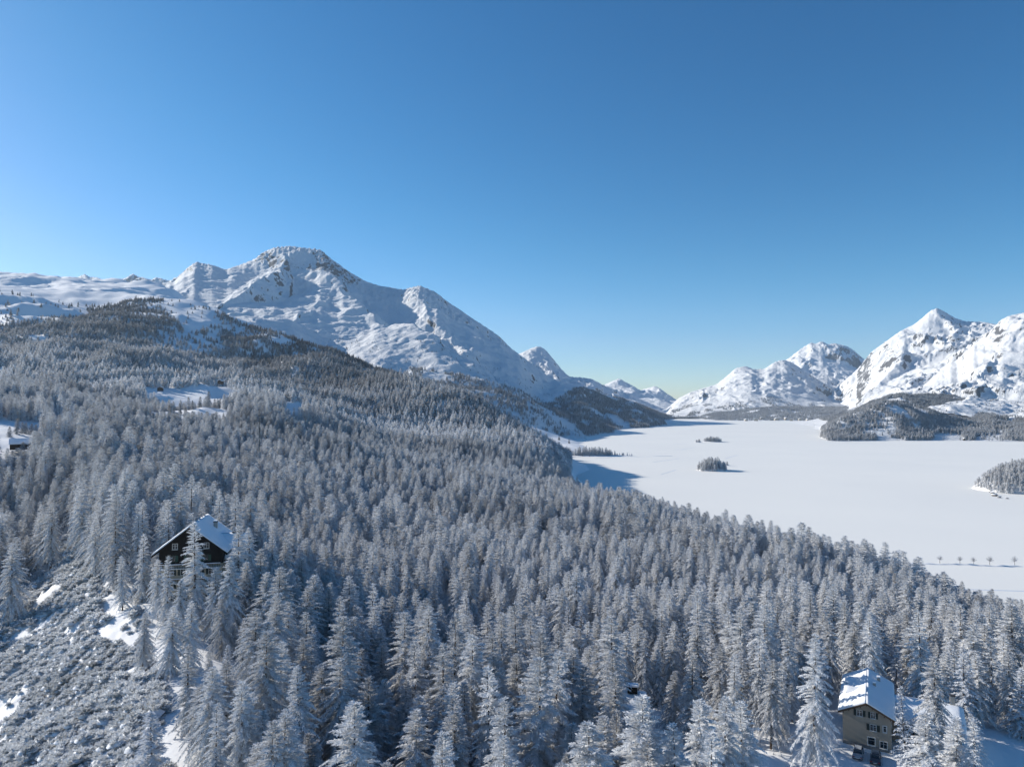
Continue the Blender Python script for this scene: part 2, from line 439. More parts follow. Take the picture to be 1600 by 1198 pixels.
def mountain_fn(ctrl, ridges, crest, big=500, amp=70, smallamp=1.0, seed=0, s=.85, rocks=(), smoothmask=None, vfade=None, jag=6, post=None):
    T = TPS(ctrl + [at_(*c) for c in crest])
    def fn(PX, X, Y):
        z = T(PX, Y)
        qx = X + fbm(X, Y, 260, 4, seed=seed+21)*46; qy = Y + fbm(X, Y, 260, 4, seed=seed+22)*46
        for line, a, b, sf in ridges: z = ridge_max(qx, qy, z, line, a, b, sf)
        cp = np.array([(c[0], c[2]) for c in crest], float)
        Yc = np.interp(PX, cp[:,0], cp[:,1])
        dc = np.clip(np.abs(Y-Yc)/400., 0, 1)                 # keep the skyline where it is
        wx = X + fbm(X, Y, big*.8, 3, seed=seed+1)*big*.35; wy = Y + fbm(X, Y, big*.8, 3, seed=seed+2)*big*.35
        rn = ridged(wx, wy, big, 7, seed=seed) - 1.15
        rough = sstep(-.35, .45, fbm(X, Y, big*2.2, 3, seed=seed+9))
        lowk = np.clip(z/220, .12, 1)
        z = z + rn*amp*(.25+.75*dc)*(.45+.75*rough)*lowk
        z = z + fbm(X, Y, big*.12, 4, .55, seed=seed+4)*amp*.10*smallamp*(.25+.9*rough)*lowk
        z = z + fbm(X, Y, big*.06, 3, .55, seed=seed+5)*jag*(1-dc)
        # set the skyline back to the drawn crest, keeping its small jags
        tn = ((z-CAMZ)/Y).max(axis=0); cq = np.array([at_(*c) for c in crest]); want = np.interp(PX[0], cq[:,0], (cq[:,2]-CAMZ)/cq[:,1])
        dl = want-tn; kk = 5; dl = np.convolve(np.pad(dl, kk//2, mode='edge'), np.ones(kk)/kk, 'valid')
        z = z + dl[None,:]*Y*sstep(0, 1, (Y-Y[0])/np.maximum(Yc-Y[0], 1))
        if post is not None: z = post(PX, X, Y, z)
        rk = rockmask(X, Y, z, 0, s)
        px_, py_ = proj(X, Y, z)
        for (cx, cy_, rx, ry, v) in rocks:
            rk = rk + v*np.exp(-(((px_-cx)/rx)**2 + ((py_-cy_)/ry)**2))
        return z, rk
    return fn

# ---- the big mountain on the left
crestA = [(200,455,5000),(258,442,5150),(275,432,5150),(293,416,5100),(303,409,5100),(330,414,5200),(350,421,5300),(375,413,5350),(395,405,5400),(409,394,5400),
 (425,387,5400),(450,384,5450),(480,388,5450),(500,390,5400),(513,402,5350),(545,425,5200),(570,439,5100),(590,446,5050),(630,452,5000),(655,446,4950),
 (680,456,4900),(700,472,4850),(740,498,4800),(780,525,4750),(800,545,4700),(830,567,4650),(860,590,4600),(890,600,4550),(920,609,4500),(970,622,4400),
 (1020,640,4300),(1060,655,4150),(1090,662,4000)]
ctrlA = [at_(*c) for c in [(330,480,3700),(400,500,3500),(500,530,3300),(560,547,3200),(600,572,3000),(650,590,2900),(700,602,2700),(750,612,2500),(800,630,2350),(840,655,2270),
 (450,500,3300),(430,452,4750),(470,455,4650),(400,470,4150),(480,470,4250),(495,440,4800),(470,425,5000),(380,440,4700),(360,470,3900),(550,520,3450),(545,490,3900),(600,535,3350),
 (600,486,4500),(620,476,4700),(645,497,4450),(665,515,4250),(700,545,3900),(690,500,4350),(740,570,3500),(760,545,4000),(800,610,2700),(800,590,3300),(800,566,4200),(900,655,2700),(900,635,3200),(900,615,3950),(1000,662,3300),(1000,648,3800)]]
ctrlA += [(870,2240,2),(910,2500,0),(950,2840,-2),(1000,3080,-2),(1050,3450,-2),(1090,3600,-3),(1130,3700,-10),(900,2150,-12),(1000,2850,-14),(1100,3300,-14),(1200,4000,-20)]
ctrlA += [(px, 6600, CAMZ + (z-CAMZ)*.55) for px, Y, z in [at_(*c) for c in crestA[::3]]]
ridA = [([(440,388,5400),(446,413,4900),(425,428,4500),(395,442,4150),(355,462,3850),(310,480,3650)], .55, 1.1, 6),
        ([(500,392,5380),(530,440,4650),(568,470,4050),(597,494,3700),(640,499,3450),(668,520,3250),(700,548,3080),(750,588,2850)], .42, .95, 8),
        ([(530,440,4650),(508,468,4150),(475,488,3750),(440,503,3450)], .4, .7, 10),
        ([(640,499,3450),(610,520,3250),(590,550,3100)], .5, .6, 10),
        ([(655,446,4950),(664,470,4600),(668,487,4350),(700,520,4000),(750,560,3550),(800,592,3150)], .7, .45, 10),
        ([(297,410,5080),(300,440,4650),(335,465,4100)], .6, .9, 8),
        ([(345,419,5280),(390,432,4900),(380,450,4500)], .6, .7, 10),
        ([(740,498,4800),(790,548,4200),(850,600,3500),(900,640,2950)], .5, .6, 12)]
rocksA = [(420,402,24,12,.68),(468,418,60,9,.58),(506,402,20,13,.68),(525,425,34,10,.58),(548,440,26,10,.58),(385,425,30,6,.45),(300,425,22,14,.5),(335,437,26,6,.35),(675,502,24,7,.4),(440,455,14,7,.3),(600,463,40,4,.2),(690,470,18,20,.15),(770,535,50,14,.22)]
def postA(PX, X, Y, z):
    u, v = X*.8+Y*.6, -X*.6+Y*.8                                  # wind-laid drifts, drawn out one way
    k = sstep(2500, 3200, Y)*(1-sstep(4600, 5000, Y)*.6)
    z = z + (ridged(u/3.2, v, 75, 4, seed=44)-1.1)*4.5*k + (ridged(u/2.2, v, 190, 3, seed=45)-1.1)*6*k
    return z - (1-sstep(2120, 2450, Y))*90
fnA = mountain_fn(ctrlA, ridA, crestA, 520, 26, 1.3, 2, 1.0, rocksA, jag=17, post=postA)
oA, gA = fan('mountain', 150, 1140, 700, 2100, 6600, 440, fnA, M['mountain'])

# ---- right-hand mountains and the wooded foothills on the right shore
crestB = [(1262,648,6000),(1285,625,6100),(1300,612,6200),(1340,577,6300),(1362,550,6350),(1390,530,6400),(1410,516,6400),(1430,507,6450),(1445,495,6450),(1455,486,6500),
 (1467,481,6500),(1480,488,6500),(1495,497,6500),(1510,502,6500),(1540,503,6500),(1560,507,6500),(1580,505,6600),(1640,500,6600)]
ctrlB = [at_(*c) for c in [(1300,640,5200),(1340,620,5200),(1400,590,5400),(1400,620,4600),(1440,560,5700),(1470,540,5800),(1500,545,5600),(1300,650,4500),(1350,640,4200)]]
ctrlB += [(px, 7800, CAMZ + (z-CAMZ)*.55) for px, Y, z in [at_(*c) for c in crestB[::3]]] + [(1240,5200,-10),(1250,4800,-10),(1290,4300,10),(1400,3700,90),(1600,3700,160)]
ridB = [([(1467,482,6500),(1440,525,6050),(1400,570,5600),(1350,610,5200),(1310,640,4900)], .6, .6, 18),
        ([(1467,482,6500),(1480,520,6100),(1470,560,5700),(1450,590,5300)], .6, .6, 18)]
fnB = mountain_fn(ctrlB, ridB, crestB, 480, 58, 1.1, 11, .80, [(1485,500,25,8,.5),(1530,507,30,5,.4),(1400,560,25,10,.4),(1340,620,60,10,.25),(1380,545,25,8,.4),(1440,520,30,8,.35)])
_, gB = fan('mountain', 1225, 1760, 340, 4100, 7800, 260, fnB, M['mountain'])
crestC = [(1400,600,4600),(1440,580,4700),(1480,560,4800),(1510,542,4900),(1530,530,4950),(1555,512,5000),(1565,500,5050),(1580,493,5100),(1600,489,5150),(1650,478,5200),(1720,470,5200),(1900,480,5200)]
ctrlC = [at_(*c) for c in [(1400,622,3700),(1440,605,4000),(1500,610,3700),(1550,605,3700),(1600,615,3600),(1600,570,4200),(1520,575,4300),(1700,600,3700),(1700,550,4300),(1900,600,3700),(1380,615,4300)]]
ctrlC += [(px, 6300, CAMZ + (z-CAMZ)*.5) for px, Y, z in [at_(*c) for c in crestC[::3]]]
ctrlC += [at_(*c) for c in [(1340,650,4200),(1330,652,4600),(1380,640,3300),(1450,640,3000),(1550,648,3000),(1650,650,3000),(1800,650,3000)]]
ridC = [([(1580,493,5100),(1560,540,4600),(1540,575,4200),(1510,600,3900)], .5, .6, 18), ([(1650,478,5200),(1640,540,4500),(1620,590,3900)], .6, .6, 18)]
fnC = mountain_fn(ctrlC, ridC, crestC, 420, 46, 1.1, 17, .80, [(1565,545,14,22,.5),(1550,520,40,10,.25),(1480,605,50,8,.3),(1590,520,30,8,.2)])
_, gC = fan('mountain', 1370, 1950, 320, 2950, 6300, 260, fnC, M['mountain'])

# foothills
ctrlF = [(1262,2330,-10),(1272,2420,-8),(1270,2700,-10),(1285,2330,0),(1300,2300,2),(1350,2300,2),(1400,2310,1),(1450,2310,1),(1500,2320,1),(1560,2270,1),(1620,2260,2),(1800,2250,2),(1280,2900,6),(1265,3300,1),(1240,4100,-2),(1200,4300,-10)]
ctrlF += [(px, 2150, -14) for px in (1250,1350,1450,1550,1700,1900)] + [(1230,3000,-14),(1180,3900,-16)]
ctrlF += [top(*c) for c in [(1310,652,2500),(1340,637,2600),(1375,627,2650),(1410,623,2650),(1440,638,2600),(1462,655,2550),(1480,662,2500),(1330,668,2420),(1400,655,2450),(1500,668,2450),(1560,670,2450),(1640,660,2450)]]
ctrlF += [top(*c) for c in [(1400,640,2900),(1460,648,2900),(1330,650,3200),(1400,613,3500),(1430,616,3500),(1470,628,3300),(1510,640,3200),(1555,648,2900),(1600,640,2900),(1360,628,3600),(1300,655,3600),(1280,650,4200)]]
ctrlF += [(1300,4600,20),(1450,4400,120),(1600,4400,160),(1800,4400,180),(1800,3000,120)]
tpsF = TPS(ctrlF)
def fnF(PX, X, Y):
    z = tpsF(PX, Y); k = sstep(5, 60, z)
    z = z + k*(ridged(X, Y, 330, 5, seed=31)-1.1)*20 + k*fbm(X, Y, 60, 3, seed=32)*4
    z = z - (1-sstep(1276, 1292, PX))*(1-sstep(2900, 3500, Y))*25
    rk = rockmask(X, Y, z, -.12, .8)
    return np.maximum(z, -20), rk
_, gF = fan('foothills', 1170, 1900, 340, 2150, 4600, 200, fnF, M['mountain'])

# far shore: low wooded ground and the valley head
ctrlH = [(1040,4100,-5),(1080,3950,-1),(1110,4450,-1),(1150,4700,0),(1200,4800,0),(1250,4750,0),(1290,4600,0),(1320,4400,0)] + [(px,4000 if px>1090 else 3700,-14) for px in (1000,1100,1200,1300,1400)]
ctrlH += [top(*c) for c in [(1090,657,4700),(1110,650,5000),(1150,649,5100),(1180,641,5200),(1210,634,5300),(1240,636,5300),(1270,640,5100),(1300,642,4900),(1350,646,4900)]] + [(1000,5200,20),(1080,5600,30),(1200,6000,60),(1350,6000,80)]
tpsH = TPS(ctrlH)
def fnH(PX, X, Y):
    z = tpsH(PX, Y); k = sstep(3, 30, z)
    z = z - (1-sstep(1050, 1120, PX))*60
    return np.maximum(z + k*fbm(X, Y, 250, 4, seed=41)*9, -25), np.full(X.shape, -.5)
_, gH = fan('far_shore', 1000, 1400, 160, 3700, 6000, 120, fnH, M['mountain'])

def simple_range(name, crest, foot, depth, big, amp, seed, s, px0, px1, npx, nY, rocks=(), rid=()):
    c = [at_(*q) for q in crest]; Yc = crest[0][2]
    ctrl = [at_(*q) for q in foot] + [(px, Yc+depth, CAMZ+(z-CAMZ)*.5) for px, Y, z in c[::2]]
    fn = mountain_fn(ctrl, list(rid), crest, big, amp, 1.0, seed, s, rocks, jag=8)
    return fan(name, px0, px1, npx, min(f[2] for f in foot), Yc+depth, nY, fn, M['far_mountain'])
# valley-head massif on the right of the gap
_, gM = simple_range('mountain', [(1040,640,7400),(1060,622,7400),(1080,612,7400),(1100,606,7400),(1120,600,7400),(1135,588,7400),(1150,575,7400),(1165,572,7400),(1180,577,7400),(1195,576,7400),(1210,566,7400),(1224,562,7400),(1236,565,7400),(1255,577,7400),(1280,594,7400),(1310,612,7400),(1350,625,7400)],
  [(1000,655,5300),(1100,652,5300),(1150,650,5300),(1200,648,5300),(1260,648,5300),(1350,648,5300),(1150,625,6000),(1200,615,6100),(1250,625,6000),(1100,637,6000)], 1200, 430, 60, 51, .70, 1000, 1380, 300, 200,
  [(1160,600,60,20,.12),(1240,580,20,16,.3)], [([(1224,562,7400),(1205,600,6600),(1190,630,5900)], .6, .7, 15), ([(1155,573,7400),(1130,610,6600),(1110,640,5900)], .6, .7, 15)])
simple_range('mountain', [(1190,590,9500),(1220,568,9500),(1238,556,9500),(1252,545,9500),(1268,535,9500),(1275,537,9500),(1285,533,9500),(1295,538,9500),(1305,536,9500),(1325,541,9500),(1335,547,9500),(1347,558,9500),(1365,572,9500),(1400,590,9500)],
  [(1180,620,7600),(1250,610,7600),(1300,605,7600),(1380,612,7600),(1260,580,8400),(1310,580,8400)], 1500, 620, 95, 61, .68, 1180, 1420, 200, 150, [(1300,550,25,10,.3)], [([(1270,535,9500),(1255,570,8500),(1240,600,7800)], .6, .8, 20), ([(1325,541,9500),(1310,570,8700),(1290,600,7900)], .6, .8, 20)])
# sharp peak in the gap and the ranges behind it
simple_range('mountain', [(770,575,8300),(795,560,8300),(815,551,8300),(830,544,8300),(840,541,8300),(848,543,8300),(855,549,8300),(864,560,8300),(876,575,8300),(890,589,8300),(905,590,8300),(925,592,8300),(945,603,8300),(980,615,8300),(1040,640,8300)],
  [(760,640,5600),(850,625,5600),(900,630,5600),(960,640,5600),(1060,655,5600),(840,590,7000),(900,610,6700)], 1300, 600, 70, 71, .8, 760, 1070, 260, 170, [(845,560,10,20,.25)], [([(841,541,8300),(858,575,7500),(880,600,6700)], .5, .8, 18)])
simple_range('mountain', [(900,612,11000),(940,603,11000),(955,596,11000),(968,591,11000),(976,596,11000),(990,603,11000),(1000,610,11000),(1012,606,11000),(1024,603,11000),(1032,607,11000),(1045,617,11000),(1060,627,11000),(1100,632,11000),(1140,625,11000)],
  [(880,640,8600),(960,640,8600),(1050,645,8600),(1150,645,8600),(970,620,9700),(1025,625,9700)], 1500, 700, 90, 81, .9, 890, 1160, 200, 120, [], [([(968,591,11000),(985,620,10000),(1000,640,9000)], .5, .8, 20), ([(1024,603,11000),(1042,628,10000)], .5, .8, 20)])
simple_range('mountain', [(60,450,8500),(105,443,8500),(115,436,8500),(122,431,8500),(130,428,8500),(137,433,8500),(148,433,8500),(155,436,8500),(160,440,8500),(172,433,8500),(180,440,8500),(195,434,8500),(205,427,8500),(212,432,8500),(224,435,8500),(235,438,8500),(240,433,8500),(255,437,8500),(268,440,8500),(300,450,8500)],
  [(40,520,6900),(150,520,6900),(320,520,6900)], 1300, 260, 60, 91, .6, 40, 320, 240, 90, [(170,436,100,8,.25)])

# ------------------------------------------------------------------ tree meshes (shared by every tree of a kind)
def _frames(d):
    up = np.array([0,0,1.0]); s = np.cross(d, up); n = np.linalg.norm(s, axis=1, keepdims=True); s = s/np.maximum(n, 1e-6)
    return s, np.cross(s, d)
class Leafs:
    def __init__(s): s.V = []; s.T = []; s.n = 0
    def kites(s, p0, p1, w, side):
        """thin kites from p0 to p1, widest at a third, width w along unit vector side"""
        m = p0 + (p1-p0)*.38; m[:,2] += 0.06*np.linalg.norm(p1-p0, axis=1)
        V = np.stack([p0, m+side*w[:,None]/2, p1, m-side*w[:,None]/2], 1).reshape(-1, 3); k = len(p0)
        b = s.n + np.arange(k)[:,None]*4
        s.V.append(V); s.T.append(np.concatenate([b+[0,1,2], b+[0,2,3]])); s.n += 4*k
    def mesh(s, name, mat):
        V = np.concatenate(s.V); T = np.concatenate(s.T)
        return mesh_np(name, V, T, [mat])

def larch_crown(seed, H=20., Rm=3.1, nbr=170, step=.34, twig=.86, droop=.75, wtw=.19, base=.12, kind='larch', mat='larch', fine=1.0, irregular=.3):
    r = np.random.RandomState(seed); L = Leafs()
    gap = r.rand()*6.28; gapw = irregular
    for b in range(nbr):
        t = ((b + r.rand())/nbr)**.92                      # 0 bottom .. 1 top
        z0 = H*(base + (1-base)*t*.985)
        az = b*2.399 + r.randn()*.35
        prof = (1-t)**.68*(.75+.25*min(1, t/.10)) + .03
        ln = Rm*prof*(r.uniform(.72, 1.12))*(1 + gapw*.35*math.cos(az-gap))
        if r.rand() < .06: ln *= 1.25
        if ln < .2: ln = .2
        rise = (.22 + .6*t**2)*1.0 if kind == 'larch' else (.25+.5*t)
        dr = droop*(1-.8*t)*(r.uniform(.75, 1.25))
        k = max(3, int(ln/step)); u = np.linspace(0, 1, k+1)
        rad = ln*u; zz = z0 + ln*(rise*u - dr*u**1.6) + r.randn()*.05
        bend = r.randn()*.15
        ang = az + bend*u
        pts = np.stack([np.cos(ang)*rad, np.sin(ang)*rad, zz], 1)
        d = np.diff(pts, axis=0); dl = np.linalg.norm(d, axis=1); dn = d/np.maximum(dl[:,None], 1e-6)
        s, up = _frames(dn)
        wsp = (.13*(1-u[:-1])+.05)*(ln/2.5+.5)*(1.0 if kind == 'larch' else 1.7)
        L.kites(pts[:-1], pts[1:]+dn*.12, wsp*1.3, s)
        # side twigs
        reps = 3 if fine >= 1 else 2
        for sd in (-1, 1):
            for rep in range(reps):
                q = pts[:-1] + d*r.rand(k, 1)
                tl = twig*(.45+.8*(1-u[:-1])*1.0)*r.uniform(.6, 1.25, k)*(.55+.45*min(1, ln/2))*(1.25 if fine < 1 else 1)
                fw = r.uniform(.45, .95, k); sdw = r.uniform(.5, .95, k); dn_z = -r.uniform(.05, .55, k)*(1-.8*t)+.12*t
                v = dn*fw[:,None] + s*sd*sdw[:,None] + np.array([0,0,1.])*dn_z[:,None]
                v /= np.linalg.norm(v, axis=1, keepdims=True)
                sv, uv = _frames(v)
                mixv = r.uniform(-.75, .75, k)[:,None]; w_ = sv*np.sqrt(1-mixv**2*.8) + uv*mixv*.89
                L.kites(q, q+v*tl[:,None], wtw*r.uniform(.7, 1.3, k)*(1.5 if fine < 1 else 1), w_)
        # hanging or standing twigs
        q = pts[:-1] + d*r.rand(k, 1)
        hang = -1 if t < .8 else .8
        v = np.stack([r.randn(k)*.25, r.randn(k)*.25, hang*np.ones(k)], 1) + dn*.4; v /= np.linalg.norm(v, axis=1, keepdims=True)
        sv, uv = _frames(v)
        tl = twig*r.uniform(.35, .85, k)*(1.2-.6*t)
        L.kites(q, q+v*tl[:,None], wtw*.8*np.ones(k), sv)
    # leader
    p0 = np.array([[0,0,H*.96]]); L.kites(p0, np.array([[.03,.02,H*1.01]]), np.array([.16]), np.array([[1.,0,0]]))
    L.kites(p0, np.array([[.03,.02,H*1.01]]), np.array([.16]), np.array([[0,1.,0]]))
    return L.mesh(kind+'_crown', M[mat])

def pine_crown(seed, H=17., Rm=3.0, nbr=120, mat='pine', tuft=.55):
    """stone pine / spruce: layered boughs carrying snow pads over dark needles"""
    r = np.random.RandomState(seed); L = Leafs()
    for b in range(nbr):
        t = (b+r.rand())/nbr; z0 = H*(.07+.90*t); az = b*2.399+r.randn()*.3
        prof = (1-t)**.72*(.8+.2*min(1, t/.1))+.04
        ln = Rm*prof*r.uniform(.7, 1.1); k = max(2, int(ln/.42)); u = np.linspace(0, 1, k+1)
        ang = az+r.randn()*.15*u; zz = z0+ln*((.15+.4*t)*u-.55*(1-.6*t)*u**2)
        pts = np.stack([np.cos(ang)*ln*u, np.sin(ang)*ln*u, zz], 1); d = np.diff(pts, axis=0); dn = d/np.linalg.norm(d, axis=1, keepdims=True)
        s, up = _frames(dn)
        L.kites(pts[:-1], pts[1:]+dn*.2, np.full(k, .38), s)
        for sd in (-1, 1):
            for rep in range(2):
                q = pts[:-1]+d*r.rand(k, 1); tl = tuft*r.uniform(.6, 1.3, k)
                v = dn*r.uniform(.3, .8, k)[:,None]+s*sd*r.uniform(.5, 1, k)[:,None]+np.array([0,0,1.])*r.uniform(-.5, .15, k)[:,None]
                v /= np.linalg.norm(v, axis=1, keepdims=True); sv, uv = _frames(v)
                L.kites(q, q+v*tl[:,None], tuft*.42*r.uniform(.7, 1.3, k), sv+uv*r.uniform(-.6, .6, k)[:,None])
    L.kites(np.array([[0,0,H*.92]]), np.array([[0,0,H]]), np.array([.3]), np.array([[1.,0,0]])); L.kites(np.array([[0,0,H*.92]]), np.array([[0,0,H]]), np.array([.3]), np.array([[0,1.,0]]))
    return L.mesh('pine_crown', M[mat])

def shrub_mesh(seed, Rm=1.6, Hm=1.0, nb=46, mat='shrub', name='dwarf_pine_boughs'):
    r = np.random.RandomState(seed); L = Leafs()
    for b in range(nb):
        az = r.rand()*6.28; e = r.uniform(.15, 1.25); ln = Rm*r.uniform(.6, 1.1)*(1-.25*(e/1.4))
        k = 5; u = np.linspace(0, 1, k+1)
        rad = ln*np.cos(e)*u; zz = Hm*1.3*np.sin(e)*u-.5*Hm*u**2.5*np.cos(e)*.6+.1
        pts = np.stack([np.cos(az)*rad, np.sin(az)*rad, zz], 1); d = np.diff(pts, axis=0); dn = d/np.linalg.norm(d, axis=1, keepdims=True)
        s, up = _frames(dn); L.kites(pts[:-1], pts[1:]+dn*.1, np.full(k, .16), s)
        for sd in (-1, 1, -.4, .4):
            q = pts[:-1]+d*r.rand(k, 1); tl = .44*r.uniform(.6, 1.3, k)
            v = dn*.6+s*sd+np.array([0,0,1.])*r.uniform(-.2, .5, k)[:,None]; v /= np.linalg.norm(v, axis=1, keepdims=True); sv, uv = _frames(v)
            L.kites(q, q+v*tl[:,None], np.full(k, .21), sv+uv*r.uniform(-.6, .6, k)[:,None])
    V = np.concatenate(L.V); T = np.concatenate(L.T); n0 = len(V); VV = [V]; TT = [T]; mi = [np.zeros(len(T), int)]
    for k in range(2):                                            # lumps of snow lying on the boughs
        a = r.rand()*6.28; d = Rm*r.uniform(0, .6); cx, cy_ = math.cos(a)*d, math.sin(a)*d; rr = Rm*r.uniform(.28, .5); hz_ = Hm*r.uniform(.35, .75)
        ring = np.arange(8)*2*np.pi/8
        P0 = np.stack([cx+np.cos(ring)*rr*r.uniform(.8, 1.2, 8), cy_+np.sin(ring)*rr*r.uniform(.8, 1.2, 8), np.full(8, hz_-.12)+r.randn(8)*.05], 1)
        P1 = np.stack([cx+np.cos(ring)*rr*.65, cy_+np.sin(ring)*rr*.65, np.full(8, hz_+rr*.28)+r.randn(8)*.03], 1)
        VV.append(np.concatenate([P0, P1, [[cx, cy_, hz_+rr*.38]]])); j = np.arange(8); q = (j+1) % 8
        t_ = np.concatenate([np.stack([j, q, 8+q], 1), np.stack([j, 8+q, 8+j], 1), np.stack([8+j, 8+q, np.full(8, 16)], 1)])+n0
        TT.append(t_); mi.append(np.ones(len(t_), int)); n0 += 17
    me = mesh_np(name, np.concatenate(VV), np.concatenate(TT), [M[mat], M['roof_snow']], False, np.concatenate(mi))
    me.polygons.foreach_set('use_smooth', np.concatenate(mi).astype(bool)); return me

def broadleaf_crown(seed, H=6.):
    r = np.random.RandomState(seed); L = Leafs()
    for b in range(42):
        az = r.rand()*6.28; e = r.uniform(.2, 1.5); ln = H*.42*r.uniform(.7, 1.05); k = 5; u = np.linspace(0, 1, k+1)
        z0 = H*r.uniform(.3, .45)
        pts = np.stack([np.cos(az)*ln*np.cos(e)*u, np.sin(az)*ln*np.cos(e)*u, z0+ln*1.25*np.sin(e)*u], 1); d = np.diff(pts, axis=0); dn = d/np.linalg.norm(d, axis=1, keepdims=True)
        s, up = _frames(dn); L.kites(pts[:-1], pts[1:], np.full(k, .08), s)
        for sd in (-1, 1, -.5, .5):
            q = pts[1:]; v = dn*.9+s*sd*.8+up*r.uniform(-.6, .6, k)[:,None]; v /= np.linalg.norm(v, axis=1, keepdims=True); sv, uv = _frames(v)
            L.kites(q, q+v*.7, np.full(k, .1), sv)
    return L.mesh('broadleaf_crown', M['deciduous'])

def trunk_mesh(H, r0=.24, base=-1.0, seed=0, stubs=14):
    mb = MB(); r = random.Random(seed); n = 7; pts = []
    ks = 6; px = py = 0
    rings = []
    for i in range(ks+1):
        t = i/ks; z = base+(H*.97-base)*t; px += r.uniform(-.04, .04); py += r.uniform(-.04, .04)
        rings.append((px*(0 if i == 0 else 1), py*(0 if i == 0 else 1), z, r0*(1-t)**.85+.02))
    for (x0,y0,z0,ra),(x1,y1,z1,rb) in zip(rings[:-1], rings[1:]): mb.tube((x0,y0,z0), (x1,y1,z1), ra, rb, n)
    for i in range(stubs):                                        # bare dead branches low on the trunk
        z = r.uniform(.06, .42)*H; a = r.uniform(0, 6.28); l = r.uniform(.5, 1.4)
        mb.tube((0,0,z), (math.cos(a)*l, math.sin(a)*l, z-r.uniform(0, .35)), .035, .012, 3)
    me = bpy.data.meshes.new('larch_trunk'); me.from_pydata(mb.v, [], mb.f); me.materials.append(M['bark']); return me

LARCH = []   # (crown, trunk, H)
for i in range(9):
    H = 20.
    kw = dict(Rm=[4.5,5.1,3.9,4.8,5.5,3.7,4.6,3.5,5.2][i], nbr=[140,150,125,138,156,120,142,112,150][i], droop=[1.15,1.35,1.05,1.45,1.2,1.35,1.0,1.25,1.4][i],
              base=[.10,.14,.08,.2,.12,.26,.1,.06,.16][i], irregular=[.3,.6,.2,.8,.4,.5,.9,.2,.6][i])
    LARCH.append((larch_crown(100+i, H, **kw), trunk_mesh(H, .26, seed=i), H))
PINE = []
for i in range(4):
    PINE.append((pine_crown(200+i, 17., [3.4,3.8,3.0,3.6][i], [135,150,120,140][i]), trunk_mesh(17., .24, seed=20+i, stubs=4), 17.))
MID = [larch_crown(300+i, 20., [4.5,5.1,4.0,4.7,5.3][i], 90, .7, 1.25, [1.15,1.3,1.05,1.4,1.2][i], .26, .1, fine=.5) for i in range(5)]
MIDP = [pine_crown(320+i, 18., 2.9, 60, tuft=.85) for i in range(2)]
def merge_trunk(me, H, r0=.22):
    """far tree: crown and trunk in one mesh (only used inside the stuff forests)"""
    nv = len(me.vertices); co = np.empty(nv*3, np.float32); me.vertices.foreach_get('co', co); co = co.reshape(-1, 3)
    lt = np.empty(len(me.loops), np.int32); me.loops.foreach_get('vertex_index', lt); T = lt.reshape(-1, 3)
    a = np.arange(5)*2*np.pi/5
    tv = np.concatenate([np.stack([np.cos(a)*r0, np.sin(a)*r0, np.full(5, -1.5)], 1), [[0, 0, H*.93]]])
    tf = np.array([[nv+i, nv+(i+1) % 5, nv+5] for i in range(5)])
    out = mesh_np('forest_tree', np.concatenate([co, tv]), np.concatenate([T, tf]), [me.materials[0], M['bark']], False, np.concatenate([np.zeros(len(T)), np.ones(5)]))
    return out
def low_tree(seed, H=18., Rm=2.9, mat='larch', nl=7, per=9):
    """far tree: ragged layers of down-sweeping fronds"""
    r = np.random.RandomState(seed); L = Leafs()
    n = nl*per; t = (np.arange(n)+r.rand(n))/n; az = np.arange(n)*2.399+r.randn(n)*.3
    ln = Rm*((1-t)**.62*1.0+.06)*r.uniform(.75, 1.15, n); z0 = H*(.12+.86*t)
    p0 = np.stack([np.cos(az)*.1, np.sin(az)*.1, z0], 1)
    dz = -ln*.85*(1-.95*t)+ln*.35*t
    p1 = np.stack([np.cos(az)*ln, np.sin(az)*ln, z0+dz], 1)
    side = np.stack([-np.sin(az), np.cos(az), r.uniform(-.8, .8, n)], 1)
    L.kites(p0, p1, ln*.62+.25, side)
    L.kites(np.array([[0,0,H*.9]]), np.array([[0,0,H*1.02]]), np.array([.5]), np.array([[1.,0,0]])); L.kites(np.array([[0,0,H*.9]]), np.array([[0,0,H*1.02]]), np.array([.5]), np.array([[0,1.,0]]))
    return L.mesh('far_crown', M[mat])
LOW = [low_tree(400+i, 18., [4.3,4.8,3.8,4.5,4.1][i], 'larch', 8, 11) for i in range(5)]
LOWP = [low_tree(420+i, 17., 2.8, 'pine', 8, 10) for i in range(2)]
SHRUB = [shrub_mesh(500+i, [1.5,1.9,1.3,1.7][i], [1.0,1.2,.8,1.3][i]) for i in range(4)]

# hidden library the stuff forests draw from (not linked to the scene)
def library(name, meshes):
    c = bpy.data.collections.new(name)
    for i, me in enumerate(meshes):
        o = bpy.data.objects.new('%s_%02d' % (name, i), me); c.objects.link(o)
    return c
LIB_NEAR = library('forest_near', [merge_trunk(c, 20) for c, t, H in LARCH] + [merge_trunk(c, 17) for c, t, H in PINE])
LIB_MID = library('forest_mid', [merge_trunk(c, 20) for c in MID] + [merge_trunk(c, 18) for c in MIDP])
LIB_LOW = library('forest_far', [merge_trunk(c, 18) for c in LOW] + [merge_trunk(c, 17) for c in LOWP])
LIB_SHRUB = library('dwarf_pine', SHRUB)

